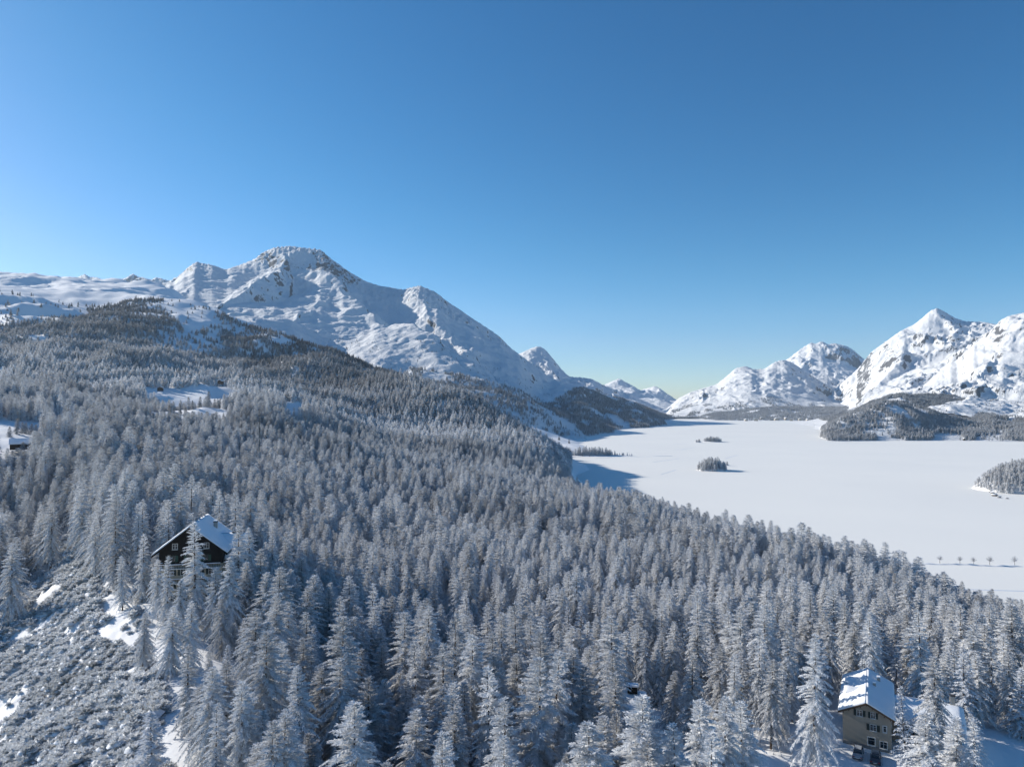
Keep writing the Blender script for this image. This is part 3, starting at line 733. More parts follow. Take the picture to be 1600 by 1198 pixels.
def instancer(pts_groups, name):
    """ONE stuff object: points in several level-of-detail groups, each drawing from its library.
    pts_groups: list of (library, dict(co, idx, rot, scl, frost)), told apart by the point attribute 'lod'"""
    co = np.concatenate([g['co'] for _, g in pts_groups]); n = len(co)
    me = bpy.data.meshes.new(name); me.vertices.add(n); me.vertices.foreach_set('co', co.astype(np.float32).ravel())
    def put(nm, ty, arr, f='value'):
        a = me.attributes.new(nm, ty, 'POINT'); a.data.foreach_set(f, arr)
    put('idx', 'INT', np.concatenate([g['idx'] for _, g in pts_groups]).astype(np.int32))
    put('lod', 'INT', np.concatenate([np.full(len(g['co']), i) for i, (_, g) in enumerate(pts_groups)]).astype(np.int32))
    put('rotz', 'FLOAT_VECTOR', np.concatenate([g['rot'] for _, g in pts_groups]).astype(np.float32).ravel(), 'vector')
    put('scl', 'FLOAT_VECTOR', np.concatenate([g['scl'] for _, g in pts_groups]).astype(np.float32).ravel(), 'vector')
    put('frost', 'FLOAT', np.concatenate([g['frost'] for _, g in pts_groups]).astype(np.float32))
    me.update()
    o = obj(name, me); tag(o, kind='stuff')
    ng = bpy.data.node_groups.new(name, 'GeometryNodeTree')
    ng.interface.new_socket('Geometry', in_out='INPUT', socket_type='NodeSocketGeometry')
    ng.interface.new_socket('Geometry', in_out='OUTPUT', socket_type='NodeSocketGeometry')
    gi = ng.nodes.new('NodeGroupInput'); go = ng.nodes.new('NodeGroupOutput'); jn = ng.nodes.new('GeometryNodeJoinGeometry')
    def na(nm, ty):
        a = ng.nodes.new('GeometryNodeInputNamedAttribute'); a.data_type = ty; a.inputs['Name'].default_value = nm; return a.outputs['Attribute']
    for i, (lib, g) in enumerate(pts_groups):
        ci = ng.nodes.new('GeometryNodeCollectionInfo'); ci.inputs['Collection'].default_value = lib
        ci.inputs['Separate Children'].default_value = True; ci.inputs['Reset Children'].default_value = True
        ip = ng.nodes.new('GeometryNodeInstanceOnPoints'); ip.inputs['Pick Instance'].default_value = True
        cmp_ = ng.nodes.new('FunctionNodeCompare'); cmp_.data_type = 'INT'; cmp_.operation = 'EQUAL'
        ng.links.new(na('lod', 'INT'), cmp_.inputs[2]); cmp_.inputs[3].default_value = i
        ng.links.new(cmp_.outputs[0], ip.inputs['Selection'])
        ng.links.new(gi.outputs[0], ip.inputs['Points']); ng.links.new(ci.outputs[0], ip.inputs['Instance'])
        ng.links.new(na('idx', 'INT'), ip.inputs['Instance Index'])
        e2r = ng.nodes.new('FunctionNodeEulerToRotation'); ng.links.new(na('rotz', 'FLOAT_VECTOR'), e2r.inputs[0])
        ng.links.new(e2r.outputs[0], ip.inputs['Rotation'])
        ng.links.new(na('scl', 'FLOAT_VECTOR'), ip.inputs['Scale'])
        ng.links.new(ip.outputs[0], jn.inputs[0])
    ng.links.new(jn.outputs[0], go.inputs[0])
    md = o.modifiers.new('scatter', 'NODES'); md.node_group = ng
    return o

# ------------------------------------------------------------------ where trees stand
RS = np.random.RandomState(11)
def inpoly(px, py, poly):
    c = np.zeros(px.shape, bool); n = len(poly)
    for i in range(n):
        x0, y0 = poly[i]; x1, y1 = poly[(i+1) % n]
        with np.errstate(divide='ignore', invalid='ignore'):
            k = ((y0 > py) != (y1 > py)) & (px < (x1-x0)*(py-y0)/(y1-y0+1e-12)+x0)
        c ^= k
    return c
def jgrid(x0, x1, y0, y1, s, jit=.42):
    nx, ny = int((x1-x0)/s), int((y1-y0)/(s*.87))
    gx, gy = np.meshgrid(np.arange(nx), np.arange(ny))
    x = x0+(gx+.5*(gy % 2))*s+RS.uniform(-jit, jit, gx.shape)*s; y = y0+gy*s*.87+RS.uniform(-jit, jit, gx.shape)*s
    return x.ravel(), y.ravel()

# clearings given where the ground shows in the photograph (column, row of the ground, depth range)
CLEAR = [([(-80,655),(60,660),(115,655),(135,668),(70,680),(45,705),(-80,720)], 300, 700),
         ([(222,606),(300,606),(352,600),(368,612),(362,628),(340,646),(262,650),(230,632)], 650, 1300),
         ([(444,632),(470,630),(474,655),(448,657)], 700, 1200),
         ([(640,570),(700,570),(760,600),(800,660),(640,600)], 1560, 2300)]
# sight lines kept open: nothing nearer than Y may cover this rectangle (other than the hand-placed trees)
VIEWS = [((0,655,118,670),455), ((0,668,36,698),392), ((228,612,362,628),872), ((238,622,352,641),868), ((240,798,356,925), 187), ((1300,1040,1405,1170), 150), ((1400,1085,1440,1110), 146), ((1180,1150,1420,1198), 134),
         ((986,1026,1004,1046), 168), ((985,1068,1006,1078), 163), ((148,935,235,1010), 190), ((0,688,36,698), 398), ((1540,1150,1600,1198), 125),
         ((402,655,408,690), 640), ((1098,985,1102,990), 100)]
def masks(x, y, z):
    px, py = proj(x, y, z); ok = np.ones(x.shape, bool)
    for poly, a, b in CLEAR: ok &= ~(inpoly(px, py, poly) & (y > a) & (y < b))
    return ok, px, py

def scatter_near():
    xs, ys, hs = [], [], []
    # three rings of growing spacing
    for (y0, y1, s) in ((62, 420, 7.0), (420, 1000, 7.4), (1000, 2650, 9.0)):
        x, y = jgrid(-1.35*y1, .92*y1, y0, y1, s)
        a = x/y; k = (a > -1.3 if y1 < 500 else a > -.95) & (a < .92); x, y = x[k], y[k]
        xs.append(x); ys.append(y)
    x = np.concatenate(xs); y = np.concatenate(ys); z = ground(x, y)
    ok, px, py = masks(x, y, z)
    ok &= z > 1.2
    ok &= ~((y > 950) & (px > 892))
    far_side = (y > 1480) & (px > 690)
    ok &= ~(far_side & (RS.rand(len(x)) > .16)) & ~((y > 1750) & (px > 640) & (RS.rand(len(x)) > .06))
    # open shrub slope at the bottom left, its right edge climbs towards the chalet
    edge = np.interp(y, [60,100,125,150,172,185,188,205,235,262], [318,288,262,232,228,225,160,142,122,105])
    lower = np.interp(y, [60,150,185,235,262], [-900,-400,-60,60,110])
    slope = (px < edge) & (px > lower) & (y < 258)
    ok &= ~(slope & (RS.rand(len(x)) > .035))
    # road, lawn and house plots
    for cx, cy_, cz, r0, r1 in pads[:2]: ok &= np.hypot(x-cx, y-cy_) > 12.5
    ok &= ~((x > 27) & (x < 80) & (y < 139) & (y > 40) & (y < 139 - np.clip(x-45, 0, 99)*.0))
    ok &= ~((px > 1470) & (y < 149) & (y > 60) & (x > 0))
    # natural thinning
    den = fbm(x, y, 60, 3, seed=21)
    ok &= ~((den < -.62) & (RS.rand(len(x)) < .55))
    # sparse zones: high snowy ground on the left ridge
    hi = (y > 1900)
    hole = (fbm(x, y, 210, 3, seed=22) > .30) & (y > 1250) & (y < 2700) & (px < 560)
    knoll = (px < 130) & (y > 2020)
    sn1 = inpoly(px, py, [(0,455),(130,470),(140,492),(60,500),(0,510),(-300,520),(-300,440)]) & (y > 1900)
    sn2 = inpoly(px, py, [(255,462),(330,480),(345,505),(300,520),(272,500),(250,480)]) & (y > 1900)
    sn3 = inpoly(px, py, [(245,525),(300,512),(345,515),(350,545),(290,555),(240,545)]) & (y > 1300)
    sn4 = inpoly(px, py, [(40,520),(75,525),(80,540),(50,540)]) & (y > 1300)
    sn5 = inpoly(px, py, [(-50,575),(15,575),(12,590),(-50,595)]) & (y > 900)
    thin = ((y > 2150) & (fbm(x, y, 120, 3, seed=27) > .0) & (RS.rand(len(x)) < .7)) | (sn1 & (RS.rand(len(x)) > .05)) | (sn2 & (RS.rand(len(x)) > .12)) | (sn3 & (RS.rand(len(x)) > .28)) | (sn4 & (RS.rand(len(x)) > .2)) | (sn5 & (RS.rand(len(x)) > .1)) | (hole & (y > 1900) & (RS.rand(len(x)) > .6))
    ok &= ~thin
    # timber line
    line_ = np.interp(px, [-300,0,100,200,250,330,400,480,600], [2350,2380,2400,2480,2490,2440,2420,2390,2350])
    ok &= y < line_
    x, y, z, px, py = x[ok], y[ok], z[ok], px[ok], py[ok]
    n = len(x)
    h = (18.6 + fbm(x, y, 70, 2, seed=23)*3.2)*(1+RS.randn(n)*.18)
    young = RS.rand(n) < .16; h[young] *= RS.uniform(.4, .75, young.sum())
    h = np.clip(h, 5, 27); h *= np.interp(y, [400, 1500, 2600], [1, .95, .62])
    # keep sight lines
    bad = np.zeros(n, bool)
    _, pyt = proj(x, y, z+h); hw = 2.4*F/y
    for (a0, b0, a1, b1), Ym in VIEWS:
        bad |= (y < Ym) & (px+hw > a0) & (px-hw < a1) & (pyt < b1) & (py > b0)
    k = ~bad
    return x[k], y[k], z[k], h[k], px[k], py[k]

TX, TY, TZ, TH, TPX, TPY = scatter_near()
# hand-placed trees that the photograph shows one by one: (column, row of the tip, depth, kind, crown width factor, label)
HAND = [
 (307,812,165,'larch',1.15,'tall frosted larch standing right in front of the black gable of the chalet'),
 (262,866,160,'larch',.95,'frosted larch in front of the left corner of the dark chalet'),
 (248,872,168,'larch',.9,'frosted larch at the left edge of the chalet wall, half behind its neighbour'),
 (283,905,157,'larch',.9,'short frosted larch between two taller ones before the chalet front'),
 (337,884,160,'larch',1.0,'frosted larch below the right wall of the dark chalet'),
 (372,818,172,'larch',1.1,'tall frosted larch against the right side wing of the chalet'),
 (392,822,182,'larch',1.0,'frosted larch hiding the far end of the side wing of the chalet'),
 (356,868,158,'larch',1.0,'frosted larch below the side wing of the chalet, nearer than its neighbours'),
 (193,866,176,'larch',.85,'lone frosted larch with dark lower trunk at the edge of the open snow patch'),
 (226,832,180,'larch',1.0,'frosted larch left of the chalet behind the open snow patch'),
 (215,800,196,'larch',1.0,'tall frosted larch behind the open snow patch, left of the chalet roof'),
 (224,955,142,'larch',.9,'frosted larch at the right edge of the shrub slope'),
 (238,1105,99,'pine',1.5,'low broad snowy pine at the foot of the shrub slope'),
 (268,945,138,'larch',1.0,'frosted larch beside the shrub slope, below the chalet'),
 (300,935,140,'larch',1.0,'frosted larch directly below the chalet'),
 (357,1005,128,'pine',.9,'dark pine with snow pads among frosted larches below the chalet'),
 (330,1040,103,'larch',1.1,'large frosted larch at the bottom edge beside the shrub slope'),
 (1268,985,131,'larch',.9,'tall frosted larch with dark bare trunk left of the beige house'),
 (1145,1018,146,'larch',.9,'slender frosted larch above the fenced lawn'),
 (1222,1035,145,'larch',.9,'frosted larch standing just behind the garden fence'),
 (1186,1050,150,'larch',.85,'frosted larch with bare lower trunk behind the fence, left of its neighbour'),
 (1416,1068,122,'pine',.7,'snow laden tree hiding the right corner of the beige house'),
 (1446,1112,113,'larch',1.1,'frosted larch in front of the low wing of the beige house'),
 (1488,1112,116,'larch',1.1,'frosted larch right of the beige house by the snowbank'),
 (1522,1122,110,'larch',1.0,'short frosted larch at the top of the sunlit snowbank'),
 (1592,1040,150,'pine',1.2,'snow laden conifer at the right edge above the snowbank'),
 (1455,1015,168,'pine',1.25,'dark snow padded pine behind the chimney of the beige house'),
 (1398,1005,170,'pine',.9,'snow capped spruce behind the ridge of the beige house'),
 (1570,990,175,'larch',1.2,'broad frosted larch near the right edge behind the snowbank'),
 (1090,1085,104,'larch',1.0,'frosted larch left of the lawn at the bottom edge'),
 (1125,1085,106,'larch',.9,'frosted larch at the left corner of the lawn'),
 (1160,1095,108,'larch',1.0,'frosted larch overhanging the left end of the lawn'),
 (1060,1120,96,'larch',1.1,'frosted larch left of the lawn, second row from the bottom edge'),
 (1110,1140,90,'larch',1.0,'low frosted larch at the bottom edge beside the lawn'),
 (555,1095,88,'larch',1.2,'broad frosted larch at the bottom edge with every branch showing'),
 (690,1140,84,'larch',1.0,'small frosted larch at the bottom edge right of a broad larch'),
 (860,1008,118,'larch',1.2,'very tall frosted larch with dark trunk near the bottom edge'),
 (770,1040,108,'larch',1.25,'broad frosted larch with drooping boughs near the bottom edge'),
 (735,990,126,'larch',1.1,'tall frosted larch behind the broad drooping one'),
 (925,1120,88,'larch',1.2,'round topped frosted larch at the bottom edge'),
 (1000,1080,98,'larch',1.2,'bushy frosted larch below the snow covered shed roof'),
 (440,1000,116,'larch',1.05,'tall frosted larch left of centre near the bottom edge'),
 (470,1040,104,'larch',1.1,'frosted larch left of centre, near the bottom edge'),
 (380,1060,99,'larch',1.0,'frosted larch at the bottom edge below the snow padded pine'),
]

# ------------------------------------------------------------------ the largest trees as things of their own
def choose(n, kinds):
    rot = np.zeros((n, 3)); rot[:, 2] = RS.uniform(0, 6.283, n); rot[:, 0] = RS.randn(n)*.03; rot[:, 1] = RS.randn(n)*.03
    return rot
def make_tree(kind, var):
    if kind == 'larch': cr, tr, H = LARCH[var % len(LARCH)]
    else: cr, tr, H = PINE[var % len(PINE)]
    e = bpy.data.objects.new('larch_tree' if kind == 'larch' else 'snowy_pine', None); e['H'] = H
    t = bpy.data.objects.new('trunk', tr); t.parent = e
    c = bpy.data.objects.new('crown', cr); c.parent = e
    return e, t, c
PROTO = {}
for v in range(len(LARCH)): PROTO['larch', v] = make_tree('larch', v)
for v in range(len(PINE)): PROTO['pine', v] = make_tree('pine', v)
def put_tree(kind, var, x, y, z, h, wf, frost, label, group, rz=None):
    e, t, c = PROTO[kind, var % (len(LARCH) if kind == 'larch' else len(PINE))]
    H = e['H']; n = e.copy(); COL.objects.link(n)
    s = h/H; n.location = (x, y, z); n.rotation_euler = (RS.randn()*.022, RS.randn()*.022, RS.uniform(0, 6.28) if rz is None else rz)
    n.scale = (s*wf, s*wf, s)
    del n['H']
    for ch in (t, c):
        k = ch.copy(); COL.objects.link(k); k.parent = n
        if ch is c: k['frost'] = float(frost)
    tag(n, label, 'larch' if kind == 'larch' else 'pine', group)
    return n
GL, GP = 'frosted larches of the near forest', 'snow laden pines of the near forest'
hx = []
for i, (px, py, Y, kind, wf, lab) in enumerate(HAND):
    x, y, zt = P(px, py, Y); g = float(ground(x, y)); h = max(5, zt-g)
    wf2 = wf*(20/h)**.35 if h > 20 else wf*(20/h)**.25
    put_tree(kind, i*5+2, x, y, g-.25, h, wf2*(1 if kind == 'larch' else .95), .88+.1*RS.rand(), lab, GL if kind == 'larch' else GP)
    hx.append((x, y))
for i, (x, y, h, lab) in enumerate([(58.,158.,25.,'tall frosted larch behind the fence, casting shade on the beige house'),(61.,164.,24.,'tall frosted larch just left of the beige house roof'),
        (64.,171.,25.,'tall frosted larch up the slope behind the roof of the beige house'),(53.5,150.5,22.,'frosted larch behind the fence, nearest the left wall of the beige house'),(55.,165.,24.,'tall frosted larch in the group left of the beige house')]):
    put_tree('larch', i*2+1, x, y, float(ground(x, y))-.25, h, .9, .9, lab, GL); hx.append((x, y))
hx = np.array(hx)
dmin = np.full(len(TX), 1e9)
for x, y in hx: dmin = np.minimum(dmin, np.hypot(TX-x, TY-y))
keep = dmin > 3.6
# right in front of the camera nothing may loom larger than in the photograph
keep &= ~((TY < 82))
TX, TY, TZ, TH, TPX, TPY = (a[keep] for a in (TX, TY, TZ, TH, TPX, TPY))
pinep = .05 + .30*sstep(-.1, .5, fbm(TX, TY, 90, 2, seed=61))*np.clip((TPX-900)/500, .15, 1)
edgeL = (TPX > 850) & (TY > 350) & (TY < 900)
pinep = np.where(edgeL, pinep+.12, pinep)
ISP = RS.rand(len(TX)) < pinep
# hoar frost is thickest low down by the lake and thins up the hill
FR = .84 - .40*sstep(1150, 2300, TY)*1.0 - .20*sstep(330, 600, TZ) + fbm(TX, TY, 160, 3, seed=62)*.14
FR = np.where((TY > 1250) & (TPX > 380), FR-.16, FR)
FR += RS.randn(len(TX))*.05
inview = (TPX > -15) & (TPX < 1615)
_, tp = proj(TX, TY, TZ+TH); inview &= tp < 1190
app = np.where(inview, TH/TY, 0)
order = np.argsort(-app)[:300-len([h for h in HAND if h[3] == 'larch'])+10]
ROWS = ((108, 'bottom edge'), (130, 'second rank'), (155, 'third rank'), (9999, 'deep rank'))
COLS_ = ((150, 'far left'), (300, 'beside the shrub slope'), (420, 'below the chalet'), (560, 'right of the chalet'), (700, 'left of middle'), (850, 'in the middle'),
         (960, 'left of the shed'), (1080, 'around the shed'), (1200, 'left of the fence'), (1310, 'behind the fence'), (1440, 'by the beige house'), (1520, 'right of the house'), (9999, 'at the right edge'))
ORD = ['leftmost', 'second', 'third', 'fourth', 'fifth', 'sixth', 'seventh', 'eighth', 'ninth', 'tenth', 'eleventh', 'twelfth', 'thirteenth', 'fourteenth', 'fifteenth', 'sixteenth', 'seventeenth', 'eighteenth', 'nineteenth', 'twentieth', 'twenty-first', 'twenty-second', 'twenty-third', 'twenty-fourth']
zone = {}
for i in order:
    r_ = next(w for lim, w in ROWS if TY[i] < lim); c_ = next(w for lim, w in COLS_ if TPX[i] < lim)
    zone.setdefault((r_, c_, bool(ISP[i])), []).append(i)
WORDS = {}
for (r_, c_, p_), ids in zone.items():
    ids.sort(key=lambda i: TPX[i])
    for n_, i in enumerate(ids):
        o_ = ORD[n_] if n_ < len(ORD) else 'right-hand'
        if 0 < n_ < len(ORD): o_ += ' from left'
        if len(ids) > 1 and n_ == len(ids)-1: o_ = 'rightmost'
        WORDS[i] = ('' if len(ids) == 1 else o_+', ')+'%s %s' % (r_, c_)
sel = np.zeros(len(TX), bool)
for j, i in enumerate(order):
    sel[i] = True; h = TH[i]; kind = 'pine' if ISP[i] else 'larch'
    size = 'young' if h < 11 else 'short' if h < 16 else 'tall' if h > 22 else 'mid-sized'
    wf = RS.uniform(.95, 1.22)*(20/h)**.3
    wide = 'slender ' if wf < .98 else 'broad ' if wf > 1.2 else ''
    lab = '%s %s%s, %s' % (size, wide, 'frosted larch' if kind == 'larch' else 'snow padded pine', WORDS[i])
    put_tree(kind, j*7+i, TX[i], TY[i], TZ[i]-.25, h*(1 if kind == 'larch' else .85), wf, FR[i], lab, (GL if kind == 'larch' else GP))

# ------------------------------------------------------------------ the rest of the forest: one object of kind stuff
rest = ~sel
def group(lib, m, nA, nB, H, x, y, z, h, isp, fr, wmul=1.0):
    k = np.nonzero(m)[0]; n = len(k)
    idx = np.where(isp[k], nA + RS.randint(0, nB, n), RS.randint(0, nA, n))
    s = h[k]/H; w = s*RS.uniform(.85, 1.15, n)*wmul*(1/s)**.25
    return (lib, dict(co=np.stack([x[k], y[k], z[k]-.3], 1), idx=idx, rot=choose(n, None), scl=np.stack([w, w, s], 1), frost=fr[k]))

ext = dict(x=[], y=[], z=[], h=[], p=[], f=[], lod=[])
def add_ext(x, y, z, h, p, f, lod):
    n = len(x)
    for k, v in (('x', x), ('y', y), ('z', z), ('h', h*np.ones(n)), ('p', p*np.ones(n, bool) if not isinstance(p, np.ndarray) else p), ('f', f*np.ones(n)), ('lod', lod*np.ones(n, int))): ext[k].append(np.asarray(v))
def surf_points(Gd, n, polys, hmin=1., dens=None, seed=0):
    """random points on a terrain fan, area-uniform in plan, kept inside image polygons"""
    PX, X, Y, Z = Gd
    r = np.random.RandomState(seed); ny, nx = PX.shape
    wrow = (Y[:,0]**2); wrow = wrow/wrow.sum(); row_ = r.choice(ny-1, n, p=wrow[:-1]/wrow[:-1].sum()); col = r.randint(0, nx-1, n); a = r.rand(n); b = r.rand(n)
    def bl(A): return (A[row_,col]*(1-a)+A[row_,col+1]*a)*(1-b)+(A[row_+1,col]*(1-a)+A[row_+1,col+1]*a)*b
    x, y, z = bl(X), bl(Y), bl(Z); px, py = proj(x, y, z)
    ok = z > hmin; w = np.zeros(n)
    for poly, d in polys:
        m = inpoly(px, py, poly); w = np.maximum(w, np.where(m, d, 0))
    if dens is not None: w = w*dens(x, y, z)
    ok &= r.rand(n) < w
    return x[ok], y[ok], z[ok], px[ok], py[ok]

# valley side to the left of the lake: woods on the foot of the big mountain
cl = lambda s, t, seed: (lambda x, y, z: sstep(t-.35, t+.25, fbm(x, y, s, 4, seed=seed)))
x, y, z, px, py = surf_points(gA, 420000, [([(700,600),(745,592),(800,606),(860,628),(900,655),(960,668),(975,678),(930,690),(860,692),(780,650),(700,625)], .16),
                                      ([(855,632),(900,606),(930,606),(980,622),(1030,640),(1085,662),(1095,675),(940,690),(890,672)], 1.0),
                                      ([(640,575),(720,585),(820,625),(830,655),(760,625),(650,600)], .4)], 1., cl(170, -.22, 71), 5)
n = len(x); add_ext(x, y, z, RS.uniform(8, 18, n), RS.rand(n) < .55, .30+.35*RS.rand(n), 2)
x, y, z, px, py = surf_points(gA, 160000, [([(480,535),(600,520),(700,540),(800,580),(900,620),(860,650),(760,620),(640,590),(560,560)], .10)], 1., cl(120, .1, 72), 6)
n = len(x); add_ext(x, y, z, RS.uniform(5, 11, n), RS.rand(n) < .7, .2+.2*RS.rand(n), 2)
# foothills on the right shore
polyF = [([(1280,700),(1282,672),(1310,648),(1345,632),(1400,615),(1440,628),(1470,648),(1520,650),(1600,655),(1900,655),(1900,700)], .95),
         ([(1390,625),(1400,600),(1440,606),(1500,622),(1545,640),(1560,655),(1400,655)], .75),
         ([(1280,655),(1330,620),(1400,600),(1420,612),(1300,660)], .35)]
def densF(x, y, z):
    px, py = proj(x, y, z)
    w = sstep(-.55, -.1, fbm(x, y, 150, 4, seed=73))
    w = np.where(inpoly(px, py, [(1370,690),(1372,640),(1398,655),(1402,674),(1385,690)]) & (y < 2700), w*.15, w)   # bare gully on the wooded knoll
    w = np.where(inpoly(px, py, [(1285,665),(1310,648),(1362,632),(1368,655),(1320,672),(1295,680)]), w*.35, w)
    w = np.where((y < 2420) & inpoly(px, py, [(1452,694),(1465,676),(1500,676),(1508,690)]), w*.05, w)
    w = np.where((y < 2420) & inpoly(px, py, [(1520,692),(1535,672),(1552,668),(1570,686),(1600,690),(1600,696)]), w*.05, w)
    return w
fanF = None
x, y, z, px, py = surf_points(gF, 230000, polyF, .8, densF, 7)
n = len(x); k = y < 2700; add_ext(x, y, z, RS.uniform(11, 19, n), RS.rand(n) < .5, np.where(k, .50, .42)+.2*RS.rand(n), 2)
x, y, z, px, py = surf_points(gF, 90000, [([(1400,660),(1480,590),(1600,590),(1700,590),(1700,670)], .25)], 1., cl(90, .15, 75), 8)
n = len(x); add_ext(x, y, z, RS.uniform(5, 11, n), RS.rand(n) < .7, .2+.15*RS.rand(n), 2)
x, y, z, px, py = surf_points(gC, 60000, [([(1380,625),(1440,600),(1520,615),(1600,610),(1700,620),(1700,660),(1380,660)], .2)], 1., cl(110, .15, 76), 9)
n = len(x); add_ext(x, y, z, RS.uniform(5, 10, n), RS.rand(n) < .7, .18+.15*RS.rand(n), 2)
x, y, z, px, py = surf_points(gH, 60000, [([(1040,700),(1040,640),(1400,620),(1400,700)], .75)], 1., cl(160, -.35, 77), 10)
n = len(x); add_ext(x, y, z, RS.uniform(9, 18, n), RS.rand(n) < .5, .52+.16*RS.rand(n), 2)
x, y, z, px, py = surf_points(gM, 60000, [([(1050,640),(1100,625),(1160,628),(1200,620),(1290,625),(1290,660),(1040,660)], .8)], 1., lambda x, y, z: sstep(-.05, .35, fbm(x, y*.35, 130, 4, seed=78)), 12)
n = len(x); add_ext(x, y, z, RS.uniform(8, 15, n), RS.rand(n) < .6, .3+.15*RS.rand(n), 2)

# islands and the wooded spit -----------------------------------------------------
def island(cx, cy_, rx, ry, hh, seed, rot=0., name='island', rock=()):
    nr, na = 14, 40; V = [(0, 0, hh)]; r = np.random.RandomState(seed)
    ph = r.rand(4)*6.28
    for i in range(1, nr+1):
        t = i/nr
        for j in range(na):
            a = 2*math.pi*j/na; w = 1+.035*math.sin(2*a+ph[0])+.03*math.sin(3*a+ph[1])+.02*math.sin(7*a+ph[2])
            X, Y = rx*t*w*math.cos(a), ry*t*w*math.sin(a)
            V.append((X*math.cos(rot)-Y*math.sin(rot), X*math.sin(rot)+Y*math.cos(rot), hh*(1-t**2.2)**.9 - .5*(t > .98) + (.3*r.rand() if t < .95 else 0)))
    T = [[0, 1+j, 1+(j+1) % na] for j in range(na)]
    Q = [[1+(i-1)*na+j, 1+i*na+j, 1+i*na+(j+1) % na, 1+(i-1)*na+(j+1) % na] for i in range(1, nr) for j in range(na)]
    o = obj(name, mesh_np(name, np.array(V), [np.array(T), np.array(Q)], [M['snow']], True)); o.location = (cx, cy_, 0); tag(o, kind='structure')
    for (dx, dy, s) in rock:
        pass
    return o
def fill_island(cx, cy_, rx, ry, hh, s, hmin, hmax, f0, pprob, lod, rot=0., cut=.93, seed=0, dens=1.):
    r = np.random.RandomState(seed); m = max(rx, ry); g = np.arange(-m, m, s)
    gx, gy = np.meshgrid(g, g); gx = gx.ravel()+r.uniform(-.4, .4, gx.size)*s; gy = gy.ravel()+r.uniform(-.4, .4, gy.size)*s
    q = np.hypot(gx/rx, gy/ry); k = (q < cut) & (r.rand(gx.size) < dens); gx, gy, q = gx[k], gy[k], q[k]
    x = cx+gx*math.cos(rot)-gy*math.sin(rot); y = cy_+gx*math.sin(rot)+gy*math.cos(rot); z = hh*(1-np.minimum(q, .999)**2.2)**.9-.3
    n = len(x); h = r.uniform(hmin, hmax, n)*(1-.35*q**3); add_ext(x, y, z, h, r.rand(n) < pprob, f0+.15*r.rand(n), lod)
def xy(px, py):   # lake surface point seen at a photograph pixel
    a = (px-800)/F; b = (599-py)/F; c, s = math.cos(PITCH), math.sin(PITCH); k = -CAMZ/(s+b*c); return a*k, (c-b*s)*k
ix, iy = xy(1113, 734.5); island(ix, iy, 28, 25, 8, 1); fill_island(ix, iy, 28, 25, 8, 4.4, 11, 20, .85, .3, 1, cut=.99, seed=1)
ix, iy = xy(1137, 727); island(ix-2, iy, 7, 6, 1.2, 2); fill_island(ix-3, iy, 6, 5, 1.2, 4.2, 8, 13, .35, .6, 1, seed=2)
ix, iy = xy(1113, 690); island(ix, iy, 31, 26, 3, 3); fill_island(ix, iy, 31, 25, 3, 5.2, 9, 18, .78, .3, 1, seed=3)
ix, iy = xy(1091, 691); island(ix, iy, 13, 14, 1.5, 4); fill_island(ix, iy, 12, 10, 1.5, 6, 7, 13, .5, .3, 2, seed=4)
# big wooded island at the right edge
ix, iy = xy(1626, 768); island(ix+6, iy+18, 80, 58, 36, 5); fill_island(ix+3, iy+14, 80, 59, 34, 4.4, 9, 17, .84, .3, 1, cut=1.0, seed=5)
# low wooded spit
sx, sy = xy(940, 713); island(sx-5, sy+22, 88, 24, 2.2, 6, -.05); fill_island(sx-22, sy+22, 66, 15, 2.2, 5.6, 11, 23, .85, .25, 1, -.05, seed=6, dens=.95)
fill_island(sx+45, sy+20, 34, 8, 1.6, 6.0, 6, 13, .8, .35, 2, 0, seed=7, dens=.6)
fill_island(sx-25, sy+2, 60, 3, 1.2, 8, 5, 9, .3, .7, 2, 0, seed=8, dens=.5)
# small snow pads with scrub between them
ix, iy = xy(1036, 712.6); island(ix, iy, 26, 3, .7, 8)

for k in ext: ext[k] = np.concatenate(ext[k])
E = ext
# lone small trees in the left meadows
mx, my, mh = [], [], []
for px, py, Y, h in [(325,623,880,21),(301,626,870,12),(312,624,880,15),(335,624,900,17),(343,622,910,20),(282,628,850,15),(290,629,850,10),(266,640,800,18),(272,642,790,14),(255,642,800,13),
                     (28,668,470,11),(16,672,450,7),(66,670,480,10),(42,671,480,8),(50,671,480,8),(58,671,480,8),(36,671,480,8),(72,671,485,9)]:
    x = (px-800)/F*Y; mx.append(x); my.append(Y); mh.append(h)
mx, my, mh = map(np.array, (mx, my, mh)); mz = ground(mx, my)
AX = np.concatenate([TX[rest], E['x'], mx]); AY = np.concatenate([TY[rest], E['y'], my]); AZ = np.concatenate([TZ[rest], E['z'], mz]); AH = np.concatenate([TH[rest], E['h'], mh])
AP = np.concatenate([ISP[rest], E['p'].astype(bool), RS.rand(len(mx)) < .2]); AF = np.concatenate([FR[rest], E['f'], np.full(len(mx), .5)])
AL = np.concatenate([np.where(TY[rest] < 360, 0, np.where(TY[rest] < 1000, 1, 2)), E['lod'], np.ones(len(mx), int)])
instancer([group(LIB_NEAR, AL == 0, len(LARCH), len(PINE), 20., AX, AY, AZ, AH, AP, AF),
           group(LIB_MID, AL == 1, 5, 2, 20., AX, AY, AZ, AH, AP, AF, 1.1),
           group(LIB_LOW, AL == 2, 5, 2, 18., AX, AY, AZ, AH, AP, AF, 1.2)], 'larch_forest')
print('TREES', len(AX), (AL == 0).sum(), (AL == 1).sum(), (AL == 2).sum())

